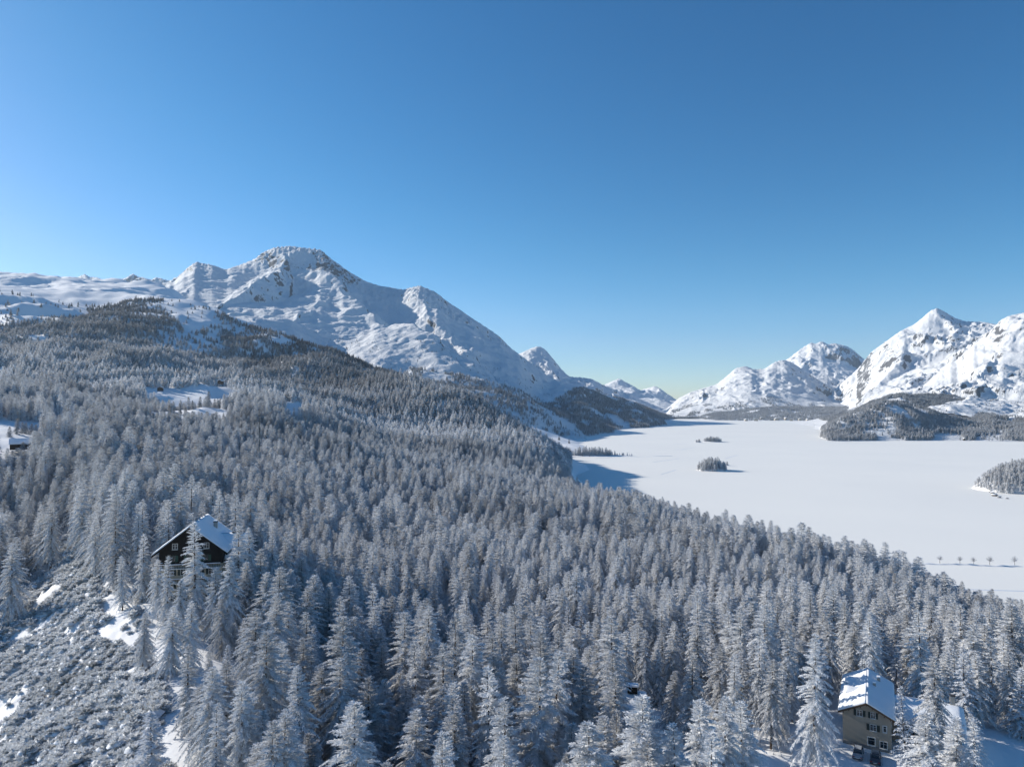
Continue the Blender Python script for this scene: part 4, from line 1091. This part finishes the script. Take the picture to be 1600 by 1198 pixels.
# dwarf pines on the open slope -----------------------------------------------------
x, y = jgrid(-190, -20, 70, 262, 1.6); px = 800+F*x/y; z = ground(x, y)
edge = np.interp(y, [60,100,125,150,172,185,188,205,235,262], [325,295,270,240,232,228,175,158,140,115]); lower = np.interp(y, [60,150,185,235,262], [-900,-400,-80,30,90])
q1, q2 = proj(x, y, z)
k = (px < edge) & (px > lower) & (px > -120)
k &= ~inpoly(q1, q2, [(146,968),(180,940),(232,935),(240,980),(205,1010),(160,1000)]) | (fbm(x, y, 5, 2, seed=87) > .34)          # clean snow patch
k &= (fbm(x, y, 16, 3, seed=81) > -.5) & ~inpoly(q1, q2, [(232,1198),(262,1110),(310,1140),(300,1198)])
k &= ~inpoly(q1, q2, [(-10,1125),(40,1075),(45,1082),(0,1150)])
x, y, z = x[k], y[k], z[k]; n = len(x); s = RS.uniform(.4, 1.35, n)*(1+.5*sstep(0, .6, fbm(x, y, 22, 2, seed=83)))
instancer([(LIB_SHRUB, dict(co=np.stack([x, y, z-.15], 1), idx=RS.randint(0, 4, n), rot=choose(n, None), scl=np.stack([s, s, s*.85], 1), frost=.92+.2*fbm(x, y, 25, 2, seed=84)+RS.randn(n)*.08))], 'dwarf_pine_thicket')
print('SHRUBS', n)

# ------------------------------------------------------------------ buildings
def gable_block(root, W, D, hw, hg, over, name_wall, mat_wall, zsplit=None, mat_low=None, snow=.45, x0=0, y0=0):
    """gabled block: facade along x (width W, centred), ridge along +y, eaves at hw, ridge at hw+hg"""
    a, b = x0-W/2, x0+W/2
    zb = -2.0
    if zsplit:
        MB().box(a, b, y0, y0+D, zb, zsplit).build('wall', mat_low, root)
        MB().prism([(a-.12, zsplit), (b+.12, zsplit), (b+.12, hw), (x0, hw+hg), (a-.12, hw)], y0-.12, y0+D+.12).build(name_wall, mat_wall, root)
    else:
        MB().prism([(a, zb), (b, zb), (b, hw), (x0, hw+hg), (a, hw)], y0, y0+D).build(name_wall, mat_wall, root)

def snow_blanket(root, pts, thick, name='roof_snow', div=12, seed=0, amp=.12):
    """soft quilt of snow over a roof plane given by four corners (eave0, eave1, ridge1, ridge0)"""
    r = np.random.RandomState(seed); e0, e1, r1, r0 = (np.array(p, float) for p in pts)
    V = []; n = div
    nrm = np.cross(e1-e0, r0-e0); nrm /= np.linalg.norm(nrm); nrm = nrm*(1 if nrm[2] > 0 else -1)
    for j in range(n+1):
        for i in range(n+1):
            u, v = i/n, j/n; p = (e0*(1-u)+e1*u)*(1-v)+(r0*(1-u)+r1*u)*v
            edge = min(1, min(u, 1-u)*n/1.2+.25) * min(1, v*n/1.0+.35)
            t = thick*edge**.5 + amp*perlin(np.array([p[0]*.35+seed]), np.array([p[1]*.35+p[2]*.3]))[0]*edge
            V.append(p+np.array([0, 0, max(.06, t)]))
    base = len(V)
    for j in range(n+1):
        for i in range(n+1):
            u, v = i/n, j/n; V.append((e0*(1-u)+e1*u)*(1-v)+(r0*(1-u)+r1*u)*v+nrm*.02)
    Q = []
    for j in range(n):
        for i in range(n):
            q = j*(n+1)+i; Q.append([q, q+1, q+n+2, q+n+1])
    def rim(a, b): Q.append([a, b, b+base, a+base])
    for i in range(n): rim(i+1, i); rim(n*(n+1)+i, n*(n+1)+i+1); rim(i*(n+1), (i+1)*(n+1)); rim((i+1)*(n+1)+n, i*(n+1)+n)
    me = mesh_np(name, np.array(V), np.array(Q), [M['roof_snow']], True)
    bm = bmesh.new(); bm.from_mesh(me); bmesh.ops.recalc_face_normals(bm, faces=bm.faces[:]); bm.to_mesh(me); bm.free()
    return obj(name, me, root)
def roof_slab(root, W, D, hw, hg, over, th, x0=0, y0=0, mat='brown_wood', snow=.45, seed=0, front=1.2, back=1.0):
    sl = hg/(W/2); e = W/2+over; ze = hw-over*sl; ya, yb = y0-front, y0+D+back
    for sgn in (-1, 1):
        o = MB(); ex = x0+sgn*e; b = len(o.v)
        o.v += [(ex, ya, ze), (ex, yb, ze), (x0, yb, hw+hg), (x0, ya, hw+hg), (ex, ya, ze+th), (ex, yb, ze+th), (x0, yb, hw+hg+th), (x0, ya, hw+hg+th)]
        o.f += [(0,1,2,3), (4,7,6,5), (0,4,5,1), (1,5,6,2), (2,6,7,3), (3,7,4,0)]
        rf = o.build('roof', M[mat], root)
        snow_blanket(rf, [(ex, ya, ze+th), (ex, yb, ze+th), (x0, yb, hw+hg+th), (x0, ya, hw+hg+th)], snow, seed=seed+sgn, div=14)
def window(root, x, y, z, w, h, shutters=None, frame=.09, panes=2, mat='white_trim', axis='y', sgn=-1):
    """window on a wall facing -y (axis y) or +-x (axis x); z = sill height"""
    def B(mb, a0, a1, d0, d1, z0, z1):
        if axis == 'y': mb.box(x+a0, x+a1, y+sgn*max(d0,d1) if sgn < 0 else y+min(d0,d1), y+sgn*min(d0,d1) if sgn < 0 else y+max(d0,d1), z0, z1)
        else: mb.box(x+sgn*max(d0,d1) if sgn < 0 else x+min(d0,d1), x+sgn*min(d0,d1) if sgn < 0 else x+max(d0,d1), y+a0, y+a1, z0, z1)
        return mb
    fr = MB(); f = frame
    B(fr, -w/2-f, w/2+f, .0, .07, z-f, z); B(fr, -w/2-f, w/2+f, .0, .07, z+h, z+h+f); B(fr, -w/2-f, -w/2, .0, .07, z, z+h); B(fr, w/2, w/2+f, .0, .07, z, z+h)
    for i in range(1, panes): B(fr, -w/2+i*w/panes-.035, -w/2+i*w/panes+.035, .0, .06, z, z+h)
    B(fr, -w/2, w/2, .0, .05, z+h*.62, z+h*.62+.04)
    wn = fr.build('window', M[mat], root)
    for i in range(panes):
        B(MB(), -w/2+i*w/panes+.036, -w/2+(i+1)*w/panes-.036, .0, .03, z+.002, z+h-.002).build('pane', M['glass'], wn)
    B(MB(), -w/2-.16, w/2+.16, 0, .16, z-f-.07, z-f-.004).build('sill', M['white_trim'] if mat == 'white_trim' else M[mat], wn)
    if shutters:
        for s2 in (-1, 1):
            a = s2*(w/2+f+.02); b = s2*(w/2+f+.02+w*.52)
            sh = MB(); B(sh, min(a,b), max(a,b), .02, .09, z-.05, z+h+.05)
            so = sh.build('shutter', M[shutters], root)
            mid = (a+b)/2; hwid = abs(b-a)/2-.06
            B(MB(), mid-hwid, mid+hwid, .09, .105, z+.05, z+h*.45).build('louvre', M[shutters], so); B(MB(), mid-hwid, mid+hwid, .09, .105, z+h*.52, z+h-.04).build('louvre', M[shutters], so)
    return wn

# ---- dark chalet among the larches
ch = empty('chalet', CHALET, R(11))
tag(ch, 'large chalet with black timber gable and snow covered roof among frosted larches', 'chalet')
W_, D_ = 15.2, 16.5; HW, HG = 13.6, 5.9
gable_block(ch, W_, D_, HW, HG, 1.6, 'timber_wall', M['timber'], 9.9, M['cream'])
roof_slab(ch, W_, D_, HW, HG, 1.5, .28, mat='timber', snow=.55, seed=3, front=1.5)
# bargeboards along the front gable
for s_ in (-1, 1):
    o = MB(); e = W_/2+1.6; sl = HG/(W_/2); b0 = (s_*e, HW-1.6*sl)
    o.prism([(b0[0], b0[1]-.3), (b0[0], b0[1]+.1), (0, HW+HG+.1), (0, HW+HG-.3)], -1.62, -1.53); o.build('bargeboard', M['timber'], ch)
# boards of the timber gable, one by one where they show
for i in range(30):
    x = -W_/2+.1+i*(W_-.2)/30+.25; hh = HW+HG*(1-abs(x)/(W_/2))-.15
    if i % 2 == 0: MB().box(x-.03, x+.03, -.155, -.122, 9.95, hh).build('timber_batten', M['timber'], ch)
window(ch, -3.9, -.125, 13.9, 1.15, 1.35, None, .1, 2)
window(ch, 0.1, -.125, 13.9, 1.15, 1.35, None, .1, 2)
window(ch, 3.7, -.125, 13.9, 1.15, 1.35, None, .1, 2)
for x in (-4.4, -.4, 3.6): window(ch, x, -.125, 10.7, 1.2, 1.5, 'shutter_green', .07, 2, 'shutter_green')
for zc in (6.9, 3.3, .3):
    for x in (-4.9, -1.9, 1.9, 4.9): window(ch, x, -.003, zc+.3, 1.2, 1.55, 'shutter', .07, 2)
# balconies with snow on the rail
for zb in (9.2, 5.5):
    bal = MB().box(-7.4, 7.4, -1.3, -.01, zb-.25, zb-.05).build('balcony', M['white_trim'], ch)
    MB().box(-7.4, 7.4, -1.32, -1.22, zb+.8, zb+.92).build('rail', M['brown_wood'], bal)
    MB().box(-7.4, 7.4, -1.36, -1.16, zb+.925, zb+1.1).build('rail_snow', M['roof_snow'], bal, bevel=.04)
    for i in range(37): MB().box(-7.35+i*.4, -7.27+i*.4, -1.3, -1.24, zb-.05, zb+.8).build('baluster', M['brown_wood'], bal)
chm = MB().box(3.2, 4.1, 9.6, 10.5, 15.6, 18.9).build('chimney', M['chimney'], ch); MB().box(3.1, 4.2, 9.5, 10.6, 18.92, 19.1).build('chimney_cap', M['slate'], chm)
MB().box(3.15, 4.15, 9.55, 10.55, 19.12, 19.45).build('cap_snow', M['roof_snow'], chm, bevel=.1)
# side wing with its own ridge running to the right
WX0, WX1, WY0, WY1, WH, WG = 7.62, 11.6, 3.2, 14.2, 11.0, 4.4
wy = (WY0+WY1)/2
MB().box(WX0, WX1, WY0, WY1, -2, 8.2).build('wing_wall', M['cream'], ch)
MB().prismx([(WY0-.1, 8.202), (WY1+.1, 8.202), (WY1+.1, WH), (wy, WH+WG), (WY0-.1, WH)], WX0, WX1+.1).build('wing_gable', M['timber'], ch)
for s_, ye in ((-1, WY0-1.2), (1, WY1+1.2)):
    ze = WH-1.2*WG/(wy-WY0); o = MB(); xa, xb = 2.0, WX1+1.2
    o.v += [(xa, ye, ze), (xb, ye, ze), (xb, wy, WH+WG), (xa, wy, WH+WG), (xa, ye, ze+.25), (xb, ye, ze+.25), (xb, wy, WH+WG+.25), (xa, wy, WH+WG+.25)]
    o.f += [(0,1,2,3), (4,7,6,5), (0,4,5,1), (1,5,6,2), (2,6,7,3), (3,7,4,0)]
    rf = o.build('roof', M['timber'], ch); snow_blanket(rf, [(xa, ye, ze+.25), (xb, ye, ze+.25), (xb, wy, WH+WG+.25), (xa, wy, WH+WG+.25)], .5, seed=21+s_)
MB().box(8.2, 11.5, wy-.25, wy+.25, WH+WG+.75, WH+WG+1.0).build('ridge_edge', M['slate'], ch)
for x in (9.6,): window(ch, x, WY0-.003, 5.4, 1.2, 1.5, 'shutter', .07, 2); window(ch, x, WY0-.003, 2.2, 1.2, 1.5, 'shutter', .07, 2)

# ---- beige house on the right
ang = math.atan2(-4.6, 8.6)
hs_ = empty('house', HOUSE, ang)
tag(hs_, 'beige house with dark green shutters and deep roof snow, beside the fenced lawn', 'house')
W2, D2, H2, G2 = 8.7, 18.0, 6.6, 2.15
gable_block(hs_, W2, D2, H2, G2, 1., 'wall', M['beige'])
roof_slab(hs_, W2, D2, H2, G2, .8, .24, mat='brown_wood', snow=.6, seed=40, front=1.1)
for s_ in (-1, 1):
    o = MB(); e = W2/2+.8; sl = G2/(W2/2); o.prism([(s_*e, H2-.8*sl-.12), (s_*e, H2-.8*sl+.2), (0, H2+G2+.2), (0, H2+G2-.12)], -1.2, -1.11); o.build('bargeboard', M['brown_wood'], hs_)
for i in range(9): MB().box(-4.2+i*1.05-.07, -4.2+i*1.05+.07, -1.05, -.01, H2+G2*(1-abs(-4.2+i*1.05)/4.35)-.42, H2+G2*(1-abs(-4.2+i*1.05)/4.35)-.26).build('rafter_end', M['brown_wood'], hs_)
window(hs_, -1.25, -.003, 5.85, .95, 1.1, 'shutter', .08, 2); window(hs_, 1.15, -.003, 5.85, .75, 1.1, 'shutter', .08, 2)
window(hs_, 1.15, -.003, 3.4, 1.05, 1.15, 'shutter', .08, 2)
window(hs_, 3.2, -.003, 3.6, .5, 1.1, None, .15, 1)
window(hs_, .8, -.003, .55, 1.2, 1.4, None, .14, 1); window(hs_, 2.95, -.003, .35, 1.2, 1.25, None, .12, 2)
MB().box(-4.34, 4.34, -.06, -.004, -1.5, .42).build('plinth', M['stone_wall'], hs_)
for y in (3, 7, 11, 15):
    window(hs_, 4.353, y, 3.8, 1.0, 1.2, None, .1, 2, axis='x', sgn=1); window(hs_, 4.353, y, 1.0, 1.0, 1.2, None, .1, 2, axis='x', sgn=1)
    window(hs_, -4.353, y, 3.8, 1.0, 1.2, 'shutter', .1, 2, axis='x', sgn=-1)
# dormers on the left slope, dark openings under their snow
for y in (7.2, 12.8):
    d = MB(); d.prismx([(y-1.3, 6.9), (y+1.3, 6.9), (y+1.3, 7.9), (y, 8.5), (y-1.3, 7.9)], -4.0, -1.0); dm = d.build('dormer', M['hut_wood'], hs_)
    for a, b in ((-1, 0), (0, 1)):
        e0, e1 = (y-1.55 if a < 0 else y+1.55), y
        snow_blanket(dm, [(-4.3, e0, 7.82), (-.8, e0, 7.82), (-.8, y, 8.52), (-4.3, y, 8.52)], .32, name='dormer_snow', div=6, seed=50+int(y)+a)
for (x, y, h) in ((1.4, 9.5, 9.5), (2.2, 14.0, 9.2)):
    c_ = MB().box(x-.3, x+.3, y-.3, y+.3, 7.4, h).build('chimney', M['chimney'], hs_); MB().box(x-.36, x+.36, y-.36, y+.36, h+.004, h+.3).build('cap_snow', M['roof_snow'], c_, bevel=.1)
# low wing running off the right-hand side
wx0, wx1 = 4.36, 16.5
MB().prismx([(5.5, -2), (17.0, -2), (17.0, 4.3), (11.3, 6.2), (5.5, 4.3)], wx0, wx1).build('wing_wall', M['beige'], hs_)
for s_, ye in ((-1, 4.6), (1, 17.9)):
    o = MB(); ze = 4.3-.9*.33; o.v += [(wx0-1, ye, ze), (wx1+.9, ye, ze), (wx1+.9, 11.3, 6.22), (wx0-1, 11.3, 6.22), (wx0-1, ye, ze+.2), (wx1+.9, ye, ze+.2), (wx1+.9, 11.3, 6.42), (wx0-1, 11.3, 6.42)]
    o.f += [(0,1,2,3), (4,7,6,5), (0,4,5,1), (1,5,6,2), (2,6,7,3), (3,7,4,0)]
    rf = o.build('roof', M['brown_wood'], hs_); snow_blanket(rf, [(wx0-1, ye, ze+.2), (wx1+.9, ye, ze+.2), (wx1+.9, 11.3, 6.42), (wx0-1, 11.3, 6.42)], .6, seed=60+s_)
c_ = MB().box(15.2, 16.1, 12.9, 13.6, 5.4, 8.2).build('chimney', M['chimney'], hs_); MB().box(15.1, 16.2, 12.8, 13.7, 8.202, 8.4).build('chimney_cap', M['slate'], c_)
for x in (8, 11.5, 14.8): window(hs_, x, 5.5-.003, 1.6, 1.0, 1.2, 'shutter', .08, 2)

# ---- snow covered shed deep in the forest
sx_, sy_, sz_ = P(993, 1055, 152); sg = float(ground(sx_, 152))
sh = empty('forest_shed', (sx_, 152, sg), R(-8)); tag(sh, 'dark shed deep in the forest, its low roof hidden under smooth snow', 'shed')
MB().box(-2.2, 2.2, 0, 6, -1, 2.5).build('wall', M['timber'], sh)
rf = MB(); rf.v += [(-2.8,-1,2.5),(2.8,-1,2.5),(2.8,7,4.3),(-2.8,7,4.3),(-2.8,-1,2.7),(2.8,-1,2.7),(2.8,7,4.5),(-2.8,7,4.5)]; rf.f += [(0,1,2,3),(4,7,6,5),(0,4,5,1),(1,5,6,2),(2,6,7,3),(3,7,4,0)]
ro = rf.build('roof', M['timber'], sh); snow_blanket(ro, [(-2.8,-1,2.7),(2.8,-1,2.7),(2.8,7,4.5),(-2.8,7,4.5)], .5, seed=70)
MB().box(-1.6, .6, 5.4, 6.9, 4.9, 6.4).build('loft_opening', M['timber'], sh); MB().box(-1.9, .9, 5.2, 7.1, 6.403, 6.8).build('loft_snow', M['roof_snow'], sh, bevel=.15)
MB().box(-.5, .5, -.04, -.003, -.2, 1.9).build('door', M['hut_wood'], sh)

# ---- small far buildings
def hut(name, px, py, Y, w, d, h, g, label, cat, rz=0., wall='hut_wood', snow=.4, grp=None, zoff=0., nwin=1, onlake=False):
    if onlake: x, y = xy(px, py); z = 0
    else:
        x, y = (px-800)/F*Y, Y; z = None
    z = P(px, py, Y)[2] if z is None else z
    e = empty(name, (x, y, z+zoff), R(rz)); tag(e, label, cat, grp)
    MB().prism([(-w/2, -2), (w/2, -2), (w/2, h), (0, h+g), (-w/2, h)], 0, d).build('wall', M[wall], e)
    for s_ in (-1, 1):
        o = MB(); ex = s_*(w/2+.5); ze = h-.5*g/(w/2); o.v += [(ex,-.5,ze),(ex,d+.5,ze),(0,d+.5,h+g),(0,-.5,h+g),(ex,-.5,ze+snow),(ex,d+.5,ze+snow),(0,d+.5,h+g+snow),(0,-.5,h+g+snow)]
        o.f += [(0,1,2,3),(4,7,6,5),(0,4,5,1),(1,5,6,2),(2,6,7,3),(3,7,4,0)]; o.build('snowy_roof', M['roof_snow'], e)
    for i in range(nwin):
        xx = (i-(nwin-1)/2)*w/nwin*.8; MB().box(xx-.5, xx+.5, -.05, -.003, h*.4, h*.4+1.1).build('window', M['glass'], e)
    if w > 5: MB().box(-.55, .55, -.06, -.004, -.1, 2.0).build('door', M['hut_wood'], e, loc=(w*.3, 0, 0))
    return e
hut('meadow_barn', 17, 697, 402, 10, 15, 1.5, 2.3, 'long low barn with a snow covered roof at the left edge of the meadow', 'barn', -54, nwin=1, snow=.7)
hut('meadow_hut', 250, 609, 1080, 8, 7, 3.2, 2.0, 'small dark hut at the top of the snow meadow, under the forest edge', 'hut', 20)
hut('meadow_hut', 343, 598, 1120, 7, 7, 3.0, 2.0, 'tiny dark hut half hidden by larches above the right end of the meadow', 'hut', 0)
hut('boathouse', 873, 691.5, 0, 15, 14, 3.5, 3, 'dark boathouse on the lake shore, the one nearer the forest edge', 'boathouse', 75, onlake=True)
hut('boathouse', 885, 692, 0, 14, 12, 3.5, 3, 'dark boathouse on the lake shore, the one farther out from the forest', 'boathouse', 70, onlake=True)
hut('shore_house', 1428, 686, 2330, 14, 9, 4, 2.2, 'low house with white roof at the foot of the wooded knoll', 'house', 0, 'beige', 1.0, nwin=3)
hut('shore_house', 1487, 684, 2380, 9, 7, 4, 2, 'small dark hut on the snowy clearing on the right shore', 'hut', 10, 'hut_wood', .8)
hut('shore_house', 1525, 681, 2400, 26, 9, 5, 2, 'long building with flat white roof beneath dark woods, right shore', 'house', 5, 'hut_wood', 1.3, nwin=5)
hut('shore_hut', 1506, 687, 2310, 6, 6, 4, 2, 'tiny dark hut by the water line on the right shore', 'hut', 0, 'hut_wood', .6)
vil = [(1181,657,4700,26,14,8,5),(1190,655,4850,20,14,9,5),(1213,656,4780,24,14,8,5),(1228,655,4800,16,14,8,5),(1236,657,4720,18,14,7,4),(1250,656,4720,22,14,7,5),(1166,657,4680,20,14,7,4),(1262,657,4600,16,12,7,4),(1200,653,4950,18,14,8,5),(1244,652,4950,18,14,8,5)]
vw = ['leftmost', 'second from the left', 'fourth from the left', 'fifth from the left', 'near the middle', 'right of the middle', 'by the left end of the shore', 'rightmost', 'third from the left, higher up', 'upper right']
for i, (px, py, Y, w, d, h, g) in enumerate(vil):
    hut('village_house', px, py, Y, w, d, h, g, 'pale village house on the distant far shore, %s' % vw[i], 'house', -20+13*(i % 4), 'cream', 1.5, 'houses of the village at the far end of the lake', nwin=3)

# ---- lattice-less mast standing out of the forest
mxp, myp, _ = P(405, 700, 585); mg = float(ground(mxp, 585)); ztop = P(405, 643, 585)[2]
ms = empty('radio_mast', (mxp, 585, mg)); tag(ms, 'tall thin grey mast rising above the frosted forest', 'mast')
hm = ztop-mg
MB().tube((0,0,-1), (0,0,hm*.62), .36, .30, 8).build('mast_shaft', M['mast_metal'], ms); MB().tube((0,0,hm*.62), (0,0,hm*.86), .24, .2, 8).build('upper_shaft', M['mast_metal'], ms)
MB().tube((0,0,hm*.86), (0,0,hm), .09, .05, 6).build('antenna_rod', M['mast_metal'], ms)
for zz, a in ((.72, 0), (.72, 2.1), (.72, 4.2), (.80, 1), (.80, 3.1), (.80, 5.2)):
    MB().box(-.18, .18, .35, .55, hm*zz-1.0, hm*zz+1.0).build('antenna_panel', M['mast_metal'], ms).rotation_euler = (0, 0, a)
MB().tube((0,0,hm*.66), (0,0,hm*.67), .8, .8, 10).build('platform', M['mast_metal'], ms)

# ---- garden fence along the lawn
fp = [(1183,1139,143),(1207,1142,142.5),(1232,1147,141.5),(1256,1150,140),(1280,1153,139),(1304,1156,137.5),(1326,1159,136),(1348,1163,134.5),(1370,1167,133),(1392,1172,131),(1412,1180,128.5),(1424,1192,125)]
fw = []
for px, py, Y in fp: x = (px-800)/F*Y; fw.append(Vector((x, Y, float(ground(x, Y)))))
fe = empty('garden_fence', fw[0]); tag(fe, 'wire mesh garden fence on thin posts along the snowy lawn', 'fence')
o0 = fw[0]
for p in fw:
    q = p-o0; po = MB().tube(q-Vector((0,0,.3)), q+Vector((0,0,1.75)), .035, .035, 6).build('post', M['metal'], fe)
    MB().box(q.x-.06, q.x+.06, q.y-.06, q.y+.06, q.z+1.755, q.z+1.85).build('post_snow', M['roof_snow'], po, bevel=.02)
for p, q in zip(fw[:-1], fw[1:]):
    p, q = p-o0, q-o0
    MB().tube(p+Vector((0,0,1.7)), q+Vector((0,0,1.7)), .028, .028, 5).build('top_rail', M['metal'], fe)
    w_ = MB()
    for k in range(1, 9): w_.tube(p+Vector((0,0,k*.19)), q+Vector((0,0,k*.19)), .007, .007, 3)
    L_ = (q-p).length
    for k in range(1, int(L_/.2)):
        r_ = p+(q-p)*(k*.2/L_); w_.tube(r_+Vector((0,0,.05)), r_+Vector((0,0,1.68)), .006, .006, 3)
    mo = w_.build('wire_mesh', M['metal'], fe); mo['kind'] = 'stuff'

# ---- parked cars in front of the house
def car(x, y, rz, paint, label):
    z = float(ground(x, y)); c = empty('parked_car', (x, y, z), rz); tag(c, label, 'car', 'cars parked in front of the beige house')
    b = MB(); b.prismx([(-2.1,.32),(-2.15,.55),(-2.05,.86),(-1.3,.95),(1.55,.98),(2.05,.92),(2.15,.6),(2.1,.32)], -.87, .87); b.build('body', M[paint], c, bevel=.07, smooth=False)
    k = MB(); k.v += [(-.8,-1.15,.95),(.8,-1.15,.95),(.8,1.9,.97),(-.8,1.9,.97),(-.62,-.45,1.45),(.62,-.45,1.45),(.62,1.45,1.47),(-.62,1.45,1.47)]
    k.f += [(0,3,2,1),(4,5,6,7),(0,1,5,4),(1,2,6,5),(2,3,7,6),(3,0,4,7)]; k.build('cabin_glass', M['glass'], c)
    MB().box(-.6, .6, -.4, 1.4, 1.475, 1.51).build('roof_panel', M[paint], c, bevel=.015)
    for sx in (-.84, .84):
        for sy in (-1.35, 1.35):
            w_ = MB().tube((sx-.1, sy, .33), (sx+.1, sy, .33), .33, .33, 16).build('wheel', M['tyre'], c); s2 = 1 if sx > 0 else -1
            MB().tube((sx+s2*.101, sy, .33), (sx+s2*.115, sy, .33), .2, .18, 12).build('rim', M['metal'], w_)
    for sx in (-.66, .66): MB().box(sx-.17, sx+.17, -2.19, -2.1, .62, .78).build('tail_lamp', M['red_lamp'], c)
    MB().box(-.28, .28, -2.2, -2.12, .42, .54).build('number_plate', M['white_trim'], c); MB().box(-.85, .85, -2.21, -2.1, .3, .42).build('bumper', M['black_plastic'], c)
car((1333-800)/F*136.6, 136.6, R(-30), 'car_silver', 'silver grey parked car with dark windows, the left one by the fence')
car((1360-800)/F*134.6, 134.6, R(-30), 'car_blue', 'dark blue parked car by the fence, right of the silver one')

# ---- little bare trees along the near lake shore and the long snow bank under them
row_ = [(1468.5,879.5,7.2,'small bare frosted tree on the shore bank, second of the row'),(1500,881,7.2,'pale slender bare tree on the shore bank, third of the row'),(1521.5,882,7.,'small round bare tree on the shore bank, left of the widest one'),
        (1546.5,882.5,8.2,'widest bare frosted tree of the row on the shore bank'),(1585.5,883.5,8.6,'tall vase shaped bare tree at the right end of the shore row'),(1435.5,878.5,3.6,'low frosted bush at the left end of the shore row')]
BL = [broadleaf_crown(700+i) for i in range(3)]
for i, (px, py, h, lab) in enumerate(row_):
    x, y = xy(px, py); e = empty('shore_tree' if h > 4 else 'shore_bush', (x, y, .3)); tag(e, lab, 'tree' if h > 4 else 'bush', 'bare trees in a row on the near shore')
    h *= .88; s = h/6.0; c_ = obj('crown', BL[i % 3], e); c_.scale = (s*.95, s*.95, s if h > 4 else s*1.3); c_['frost'] = .8
    if h < 4: c_.location = (0, 0, -.9)
    MB().tube((0,0,-.8), (0,0,h*.45), .16, .1, 7).build('trunk', M['bark'], e)
def bank(name, pts, w, h, mat):
    """low rounded bank along a line on the lake"""
    V = []; n = 7
    P_ = [Vector((*p, 0)) for p in pts]; m = len(P_)
    for i, p in enumerate(P_):
        d = (P_[min(i+1, m-1)]-P_[max(i-1, 0)]).normalized(); s = Vector((-d.y, d.x, 0)); hh = h*(1+.35*math.sin(i*1.7)+.25*math.sin(i*.6+1))
        for j in range(n):
            t = -1+2*j/(n-1); V.append(tuple(p+s*w*t+Vector((0, 0, hh*math.cos(t*math.pi/2)-.004+.01))))
    Q = [[i*n+j, (i+1)*n+j, (i+1)*n+j+1, i*n+j+1] for i in range(m-1) for j in range(n-1)]
    me = mesh_np(name, np.array(V), np.array(Q), [mat], True)
    bm = bmesh.new(); bm.from_mesh(me); bmesh.ops.recalc_face_normals(bm, faces=bm.faces[:])
    if sum(f.normal.z for f in bm.faces) < 0: bmesh.ops.reverse_faces(bm, faces=bm.faces[:])
    bm.to_mesh(me); bm.free()
    o = obj(name, me); tag(o, kind='structure'); return o
line = [xy(px, 879+ (px-1400)*.032 + .5*math.sin(px*.07)) for px in range(1380, 1720, 6)]
bank('shore_bank', line, 1.6, .75, M['snow'])
b_ = bank('ski_trail', [xy(px, 919.5+(px-1480)*.03) for px in range(1470, 1720, 10)], 1.5, .12, M['track'])
for k_, (a, b) in enumerate([((930,716),(1050,712)), ((1020,722),(1062,716)), ((1033,741),(1056,734)), ((1134,716),(1152,711)), ((1052,694),(1072,693)), ((1066,702),(1085,699)), ((1056,702.5),(1073,702))]):
    bank('snow_trail', [xy(a[0]+(b[0]-a[0])*t/8+.4*math.sin(t*2+k_), a[1]+(b[1]-a[1])*t/8) for t in range(9)], 1.6 if k_ else 1.0, .22, M['track'])
# shore rocks of the right-hand island
for px, py, s in ((1556,775,4.5),(1552,771,3),(1562,777.5,2.5),(1548,769,2),(1574,779,2)):
    x, y = xy(px, py); r = random.Random(px); bm = bmesh.new(); bmesh.ops.create_icosphere(bm, subdivisions=2, radius=s)
    for v in bm.verts: v.co *= 1+r.uniform(-.15, .15); v.co.z *= .55
    me = bpy.data.meshes.new('shore_rock'); bm.to_mesh(me); bm.free(); me.materials.append(M['rock'])
    o = obj('shore_rock', me, None, (x, y+s*.4, .3)); tag(o, {1556: 'largest dark snow capped rock at the left tip of the wooded island', 1552: 'dark rock behind the largest one at the island tip', 1562: 'small dark rock just right of the largest one at the island tip', 1548: 'outermost small rock at the left tip of the wooded island', 1574: 'smallest rock, rightmost of those at the island tip'}[px], 'rock', 'rocks at the tip of the wooded island')
    c2 = bpy.data.meshes.new('snow_cap'); bm = bmesh.new(); bmesh.ops.create_uvsphere(bm, u_segments=12, v_segments=6, radius=s*.85)
    for v in bm.verts: v.co.z = max(v.co.z, 0)*.35
    bm.to_mesh(c2); bm.free(); c2.materials.append(M['roof_snow']); obj('snow_cap', c2, o, (0, .3*s, s*.36))
HAZE = 2.1e-5

# ------------------------------------------------------------------ thin valley air
hz = MB().box(-16000, 16000, -1500, 15500, -28, 2100)
m, nt, out = new_mat('valley_air')
pv = nt.nodes.new('ShaderNodeVolumePrincipled'); pv.inputs['Color'].default_value = (.62, .80, 1.0, 1); pv.inputs['Density'].default_value = HAZE
pv.inputs['Anisotropy'].default_value = .25
nt.links.new(pv.outputs[0], out.inputs['Volume'])
ho = hz.build('haze', m); tag(ho, kind='stuff')
